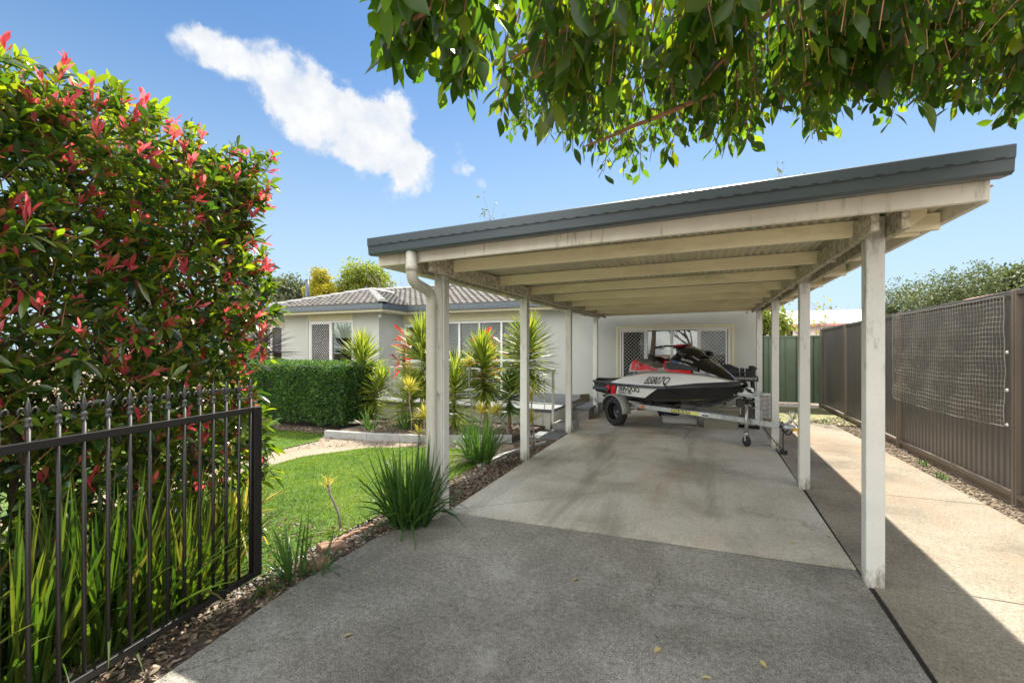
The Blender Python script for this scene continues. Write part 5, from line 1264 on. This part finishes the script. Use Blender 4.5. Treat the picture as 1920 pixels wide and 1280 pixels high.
# red cordylines
def cordy(px, pyb, pyt, Yd, label, n=70):
    b = at(px, pyb, Yd); b.z = .07; tp = at(px, pyt, Yd); t = thing('cordyline', label, 'plant', tuple(b), 0, 'red cordylines')
    mbb = MB(); mbb.tube([(0, 0, -.03), (tp-b)*.5, tp-b], [.02, .016, .012], 7); mbb.build('stem', 'greytwig', t)
    k = RNG.uniform(.55, 1, n); P = np.array(tp-b)[None]*k[:, None]+RNG.normal(0, .05, (n, 3)); a = RNG.uniform(0, 6.28, n); el = RNG.uniform(-.2, 1.3, n)
    D = np.stack([np.cos(a)*np.cos(el), np.sin(a)*np.cos(el), np.sin(el)], 1)
    V, Q = ribbons(P, D, RNG.uniform(.2, .34, n), RNG.uniform(.05, .075, n), LEAF, RNG.uniform(.1, .6, n), .3, .8); npmesh('foliage', V, Q, 'cordyred', t)
cordy(756, 800, 630, 7.9, 'red leaved cordyline between the wing wall and the downpipe')
cordy(912, 800, 632, 7.95, 'orange red cordyline showing behind the glass door yucca', 60)
# dark cordyline palm near hedge
b = at(487, 800, 8.6); b.z = 0
spiky('dark_cordyline', 'dark bronze spiky palm behind the hedge left of the bedroom window', b, Vector((b.x, b.y, 1.75)), 1.0, 170, .65, .03, 'purple', cane_r=.04, drop=.8, cat='palm')
# white lilies
for i, (px, py) in enumerate(((850, 777), (942, 773))):
    p = at(px, py, 6.5); t = thing('white_flower', ('white lily flower left of the grassy clump', 'white lily flower right of the grassy clump')[i], 'flower', (p.x, p.y, 0))
    mb = MB(); mb.tube([(0, 0, -.02), (.01, 0, p.z)], [.004, .003], 5); mb.build('stem', 'clump', t)
    a = np.linspace(0, 6.28, 7)[:6]; n = 6; V, Q = ribbons(np.tile([[0, 0, p.z]], (6, 1)), np.stack([np.cos(a), np.sin(a), np.full(6, .5)], 1), .09, .025, LEAF, .3); npmesh('petals', V, Q, 'petal', t)

# clipped hedge
hd = thing('box_hedge', 'low clipped dark green hedge in front of the bedroom window', 'hedge')
hx0, hx1, hy0, hy1, hz = -9.6, -6.15, 6.5, 7.5, 1.24
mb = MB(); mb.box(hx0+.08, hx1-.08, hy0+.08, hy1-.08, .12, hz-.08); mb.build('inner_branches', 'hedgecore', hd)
pts = []; nr_ = []
def hsh(n, f):
    for _ in range(n):
        p, d = f(); pts.append(p); nr_.append(d)
def hf():
    x = random.uniform(hx0, hx1); z = random.uniform(.08, hz); y = hy0+random.gauss(.03, .05)+.05*math.sin(x*7+z*5)*math.sin(z*6)+max(0, .25-z)*.5; return (x, y, z), (random.gauss(0, .6), random.gauss(-.7, .4), random.gauss(.4, .5))
hsh(15000, hf)
hsh(4500, lambda: ((random.uniform(hx0, hx1), random.uniform(hy0, hy1), hz-abs(random.gauss(0, .03))+.02*math.sin(random.uniform(hx0, hx1)*6)), (random.gauss(0, .5), random.gauss(0, .5), 1)))
hsh(3500, lambda: ((hx1-abs(random.gauss(0, .05)), random.uniform(hy0, hy1), random.uniform(.1, hz)), (random.gauss(.7, .4), random.gauss(0, .5), random.gauss(.4, .5))))
V, Q = ribbons(pts, nr_, RNG.uniform(.035, .065, len(pts)), RNG.uniform(.014, .024, len(pts)), [.2, .9, .9, .05], .2, .3, .8); npmesh('foliage', V, Q, 'hedge', hd)

# overhanging tree
ot = thing('overhanging_tree', 'leafy green tree whose branches hang over the driveway from above', 'tree', (1.6, -2.4, 0))
OO = Vector((1.6, -2.4, 0))
mb = MB(); mb.tube([(0, 0, -.1), (.03, 0, .8), (-.05, .05, 1.7), (-.1, .1, 2.5), (-.1, .3, 3.1)], [.2, .16, .15, .13, .10], 14); mb.build('trunk', 'bark', ot)
bx_ = [700, 740, 800, 860, 900, 930, 975, 1020, 1060, 1110, 1180, 1250, 1300, 1360, 1420, 1480, 1520, 1560, 1600, 1680, 1740, 1800, 1850, 1900, 2000, 2600]
by_ = [20, 100, 100, 150, 200, 190, 245, 215, 250, 290, 310, 280, 215, 270, 250, 190, 265, 195, 175, 178, 165, 130, 170, 195, 190, 150]
tips = []
tries = 0
import mathutils.noise as mn
while len(tips) < 1150 and tries < 60000:
    tries += 1
    px = random.uniform(712, 2350); edge = np.interp(px, bx_, by_); py = edge-abs(random.gauss(0, 150))-random.choice((6, 14, 40))
    if random.random() < .25: py = random.uniform(-900, edge-20)
    if py < 0 and random.random() < .35: continue
    Z = 2.42+abs(random.gauss(0, .30)) if random.random() < .8 else random.uniform(2.45, 3.2)
    d = ray(px, py); t = (Z-1.5)/d.z
    if t > 2.75 or t < .95: continue
    p = Vector((0, 0, 1.5))+d*t
    if p.y > 2.85: continue
    if mn.noise(p*2.6) < -.08 and random.random() < .9: continue
    tips.append(p)
for _ in range(420):
    tips.append(Vector((random.uniform(-1.0, 3.6), random.uniform(-.8, 1.9), random.uniform(3.3, 4.1))))
for _ in range(260):    # crown above and behind, out of view
    p = Vector((random.uniform(-1.0, 3.8), random.uniform(-4.5, .6), random.uniform(3.0, 4.6))); tips.append(p)
Pf, Df, Lf, Wf, Bf = [], [], [], [], []
tw = MB(); limbs = MB()
hub = [Vector((1.5, -1.9, 3.2)), Vector((2.2, .2, 3.4)), Vector((.9, .3, 3.35)), Vector((1.6, 1.2, 3.25)), Vector((.2, .9, 3.3)), Vector((2.9, 1.2, 3.3)), Vector((.0, -.2, 3.5)), Vector((2.6, -2.5, 3.9)), Vector((.6, -3.2, 3.9))]
for h in hub[1:]:
    limbs.tube([p-OO for p in branch_path(hub[0], h, .06, 6)], [.06-.0065*k for k in range(7)], 8)
limbs.tube([p-OO for p in branch_path((1.5, -2.1, 3.0), hub[0], .0, 2)], [.1, .09, .075], 8)
for (pxa, pya, za, pxb, pyb, zb) in ((1180, -20, 2.75, 1000, 150, 2.47), (1480, -20, 2.8, 1310, 160, 2.5), (1640, -10, 2.9, 1505, 90, 2.6), (1760, 40, 2.75, 1560, 170, 2.5), (1880, 10, 2.9, 1790, 110, 2.5), (1560, 130, 2.62, 1440, 200, 2.5), (830, -5, 2.6, 740, 60, 2.5), (1350, 170, 2.6, 1090, 275, 2.44), (1130, 20, 2.7, 960, 110, 2.5)):
    za -= .16; zb -= .10; a = Vector((0, 0, 1.5))+ray(pxa, pya)*((za-1.5)/ray(pxa, pya).z); b = Vector((0, 0, 1.5))+ray(pxb, pyb)*((zb-1.5)/ray(pxb, pyb).z)
    h = min(hub, key=lambda q: (q-a).length); tw.tube([p-OO for p in branch_path(h, a, .04, 4)[:-1]]+[p-OO for p in branch_path(a, b, .03, 5)], [.016, .014, .013, .012, .011, .010, .009, .008, .006, .004], 6, cap=False)
for p in tips:
    h = min(hub, key=lambda q: (q-p).length); back = (h-p).normalized()
    L = random.uniform(.14, .28); d = (-back*.75+Vector((random.gauss(0, .3), random.gauss(.1, .3), random.gauss(-.75, .3)))).normalized()
    a = p-d*L*.5; e = p+d*L*.5
    tw.tube([a-OO, p-OO+Vector((0, 0, .01)), e-OO], [.003, .0022, .0015], 4, cap=False)
    if random.random() < .3: tw.tube([q-OO for q in branch_path(a, a+back*random.uniform(.15, .4), .06, 3)], [.003, .004, .005, .006], 5, cap=False)
    u = d.orthogonal().normalized(); v = d.cross(u); a0 = random.uniform(0, 6.28); size = random.uniform(.75, 1.15)
    for k in range(random.randint(7, 10)):
        t = k/9; ang = a0+k*2.4; out = u*math.cos(ang)+v*math.sin(ang); q = a+d*L*t
        ld = (d*.6+out*.95+Vector((0, 0, random.uniform(-.9, .0)))).normalized()
        Pf.append(q-OO+ld*.01); Df.append(ld); Lf.append(random.uniform(.038, .072)*size*(1.35 if p.y < 1.7 and p.x < .1 else 1)*(1+.25*(random.random() < .15))); Wf.append(random.uniform(.42, .6)*Lf[-1]); Bf.append(random.uniform(-.25, .5))
V, Q = ribbons(Pf, Df, np.array(Lf), np.array(Wf), OBOV, np.array(Bf), .25, 1.0); npmesh('foliage', V, Q, 'ficus', ot)
tw.build('twigs', 'twig', ot, fixn=False); limbs.build('limbs', 'bark', ot, fixn=False)

# background trees
def leafy_tree(name, label, c, h, r, mat, n, ls=.28, squash=.8, trunk_r=.2, lobes=9, cz=None, group='trees beyond the houses', gap=.35):
    t = thing(name, label, 'tree', c, 0, group); cz = cz or h-r*squash
    mb = MB(); mb.tube(branch_path((0, 0, -.2), (0, 0, cz), .03, 4), [trunk_r*k for k in (1.2, 1, .85, .7, .5)], 10); mb.build('trunk', 'bark', t)
    lb = MB(); P, D = [], []
    cs = []
    for k in range(lobes):
        a = random.uniform(0, 6.28); e = random.uniform(-.35, 1.0); rr_ = r*random.uniform(.45, .8)
        q = Vector((math.cos(a)*rr_*math.cos(e), math.sin(a)*rr_*math.cos(e), cz+math.sin(e)*rr_*squash)); cs.append((q, r*random.uniform(.28, .48)))
        lb.tube(branch_path((0, 0, cz*.75), q, .06, 4), [trunk_r*.45, trunk_r*.33, trunk_r*.25, trunk_r*.15, trunk_r*.08], 6, cap=False)
    lb.build('limbs', 'bark', t, fixn=False)
    for _ in range(n//6):
        q, rr_ = random.choice(cs); dvec = Vector(rdir(1)[0]); dvec.z *= .8; cc = q+dvec*rr_*(random.random()**.35)
        for _ in range(6): P.append(cc+Vector(RNG.normal(0, ls*.7, 3))); D.append(dvec+Vector(RNG.normal(0, .6, 3)))
    V, Q = ribbons(P, D, RNG.uniform(.6, 1.2, len(P))*ls, RNG.uniform(.3, .55, len(P))*ls, [.2, .9, .9, .05], .2, .3, .9); npmesh('crown', V, Q, mat, t)
    return t
def bare_tree(name, label, c, h, spread, depth=5, leafn=0, mat='greytwig', group='trees beyond the houses', leafmat_='treeyel', trunk_r=.14, lean=(0, 0, 1)):
    t = thing(name, label, 'tree', c, 0, group); mb = MB(); tips_ = []; tk = MB()
    def rec(p, d, L, r, k):
        n_ = 4; pts_ = [p]; q = p; dd2 = d.copy()
        for i in range(n_):
            dd2 = (dd2+Vector(RNG.normal(0, .12, 3))+Vector((0, 0, .04))).normalized(); q = q+dd2*L/n_; pts_.append(q)
        (tk if k == depth else mb).tube(pts_, [r*(1-.4*i/n_) for i in range(n_+1)], 6 if k > 2 else 4, cap=False)
        if k == 0: tips_.append(q); return
        for j in range(random.randint(2, 4)):
            a = random.uniform(0, 6.28); o_ = dd2.orthogonal().normalized(); o_ = (Matrix.Rotation(a, 3, dd2) @ o_)
            nd = (dd2+o_*random.uniform(.35, .8)*spread).normalized(); rec(pts_[random.randint(2, n_)], nd, L*random.uniform(.62, .85), r*.58, k-1)
    rec(Vector((0, 0, -.1)), Vector(lean).normalized(), h*.34, trunk_r, depth)
    mz = max(q.z for q in tips_); t.scale = (h/mz*.8,)*2+(h/mz,)
    tk.build('trunk', 'bark', t, fixn=False); mb.build('branches', mat, t, fixn=False)
    if leafn:
        P = [random.choice(tips_)+Vector(RNG.normal(0, .06, 3)) for _ in range(leafn)]; V, Q = ribbons(P, rdir(leafn), RNG.uniform(.08, .16, leafn), .07, LEAF, .2, .3, .9); npmesh('leaves', V, Q, leafmat_, t)
    return t
def gxy(px, Y): p = at(px, 655, Y); return (p.x, p.y, 0)
def topz(px, py, Y): return at(px, py, Y).z
leafy_tree('gum_tree', 'hazy grey green tree behind the left end of the tiled roof', gxy(515, 26), topz(515, 508, 26), 3.0, 'treegrey', 5200, .30, .8, group='trees beyond the houses')
leafy_tree('gum_tree', 'second grey green tree at the far left behind the roof', gxy(455, 30), topz(455, 525, 30), 3.0, 'treegrey', 3600, .32, .8)
leafy_tree('wattle_tree', 'yellow leaved tree behind the tiled roof', gxy(615, 22), topz(615, 498, 22), 1.3, 'treeyel', 9000, .15, 1.3, lobes=14)
leafy_tree('round_tree', 'rounded yellow green tree behind the roof peak', gxy(688, 24), topz(688, 488, 24), 1.9, 'treegreen', 6500, .2, 1.0, lobes=12)
bare_tree('bare_tree', 'leafless tree showing beside the front downpipe', gxy(775, 23), topz(775, 492, 23), 1.0, 5)
bare_tree('bare_tree', 'thin twiggy tree with sparse dark leaves above the middle of the carport roof', gxy(880, 17), topz(880, 385, 17), 1.05, 5, 260, leafmat_='treegrey')
bare_tree('bare_tree', 'thin twiggy tree with pale leaves above the carport roof near the hanging canopy', gxy(1345, 16), topz(1345, 332, 16), 1.05, 5, 420, leafmat_='treegrey')
bare_tree('bare_tree', 'spreading bare tree with a few yellow leaves behind the right carport posts', gxy(1500, 19), topz(1500, 548, 19), 1.6, 5, 90, lean=(.6, 0, .6), trunk_r=.06)
leafy_tree('garden_tree', 'green shrub like tree visible between the two farthest right posts', gxy(1432, 16), topz(1432, 555, 16), .8, 'treegreen', 2600, .13, 1.4, trunk_r=.06)
leafy_tree('rain_tree', 'broad flat topped tree beyond the grey fence on the right', gxy(1800, 34), topz(1800, 506, 34), 4.0, 'treeolive', 15000, .17, .5, trunk_r=.3, lobes=22)
leafy_tree('rain_tree', 'tree at the right edge of the photograph beyond the fence', gxy(1985, 32), topz(1985, 490, 32), 2.8, 'treeolive', 5000, .26, .6, trunk_r=.3)
leafy_tree('palm_tree', 'small dark tree top just above the grey fence beyond the pale house', gxy(1645, 36), topz(1645, 572, 36), 1.3, 'treegrey', 1200, .3, .7)
# things behind the camera that the window glass reflects
leafy_tree('street_tree', 'round street tree on the far side of the road behind the camera', (-3.5, -13, 0), 6.5, 2.4, 'treegreen', 2600, .26, .9, group='trees across the street')
bare_tree('street_tree', 'leafless street tree across the road behind the camera', (-.6, -12, 0), 6.5, 1.0, 4, group='trees across the street')
leafy_tree('street_tree', 'dark street tree to the right across the road behind the camera', (3.5, -14, 0), 5.5, 2.2, 'treegreen', 2200, .26, .9, group='trees across the street')
# neighbouring houses
nb = thing('pale_house', 'pale weatherboard house with white roof beyond the green fence', 'house', (0, 0, 0))
a = at(1440, 628, 30); b = at(1625, 628, 30)
zt_ = at(1500, 609, 30).z; zr_ = at(1500, 596, 30).z
mb = MB(); mb.box(a.x-1.5, b.x+.6, 30, 36, 0, zt_)
mb.build('wall', 'weatherboard', nb)
mb = MB(); k = .3
z = 1.9
while z < zt_: mb.box(a.x-1.51, b.x+.61, 29.97, 29.998, z, z+.10); z += .16
mb.build('boards', 'weatherboard', nb)
mb = MB(); mb.prism([(29.5, zt_), (33, zt_+1.0), (36.5, zt_)], a.x-2, b.x+1.1, mat=Matrix(((0, 0, 1, 0), (1, 0, 0, 0), (0, 1, 0, 0), (0, 0, 0, 1)))); mb.build('roof', 'zinc', nb)
mb = MB(); mb.box(a.x-2, b.x+1.1, 29.4, 29.49, zt_-.1, zt_+.03); mb.build('gutter', 'redroof', nb)
p = at(1472, 620, 29.95); mb = MB(); mb.box(p.x-.42, p.x+.42, 29.90, 29.96, p.z-.42, p.z+.42); wn = mb.build('window', 'frame', nb)
mb = MB(); mb.box(p.x-.37, p.x-.02, 29.88, 29.898, p.z-.37, p.z+.37); mb.box(p.x+.02, p.x+.37, 29.88, 29.898, p.z-.37, p.z+.37); mb.build('pane', 'darkroom', wn)
nb = thing('red_roofed_house', 'house with faded red metal roof just visible over the grey fence', 'house', (0, 0, 0))
mb = MB(); mb.box(4.9, 7.7, 5.6, 15.3, 0, 2.33); mb.build('wall', 'weatherboard', nb)
mb = MB(); P_ = []
for k_, y in enumerate(np.arange(5.5, 15.5, .05)):
    h_ = .012*(k_ % 4 in (1, 2)); P_.append([(4.7, y, 2.34+h_), (6.3, y, 2.80+h_), (7.9, y, 2.34+h_)])
mb.grid(P_, smooth=False); mb.build('roof', 'redroof', nb, fixn=False)
# fallen leaves on the concrete
for i, (px, py, lab) in enumerate([(868, 950, 'small dry leaf at the left edge of the carport slab behind the front post'), (1143, 945, 'dry leaf alone on the pale slab left of centre'), (1347, 849, 'small yellow leaf on the slab just in front of the jockey wheel'),
        (1476, 951, 'yellow leaf on the slab beside the second right post'), (1561, 1010, 'yellow leaf in the joint between the slab and side path'), (1563, 1058, 'yellow leaf near the slab corner by the front right post'), (1478, 1017, 'small leaf on the slab left of the joint near the front right post'),
        (1610, 1084, 'yellow leaf touching the foot of the front right post'), (1239, 1215, 'curled grey leaf in the centre foreground of the driveway'), (1315, 1270, 'pale leaf at the bottom edge of the picture, centre right'), (1437, 1252, 'yellowish curled leaf low on the driveway right of the pale one'),
        (663, 1188, 'tan leaf on the left foreground of the driveway'), (690, 1073, 'tiny pale leaf on the driveway in front of the flax clump'), (1230, 1098, 'thin straw coloured leaf on the driveway just before the slab joint'), (1085, 1085, 'small leaf on the driveway left of the straw coloured one')]):
    p = gpx(px, py); L = random.uniform(.035, .06)
    V, Q = ribbons([[0, 0, .004]], [[math.cos(i*2.1), math.sin(i*2.1), .15]], L, L*.42, LEAF, .1, .5, .2)
    o = npmesh('fallen_leaf', V, Q, 'fallen'); o.location = p
    tag(o, lab, 'leaf', 'fallen leaves on the driveway')
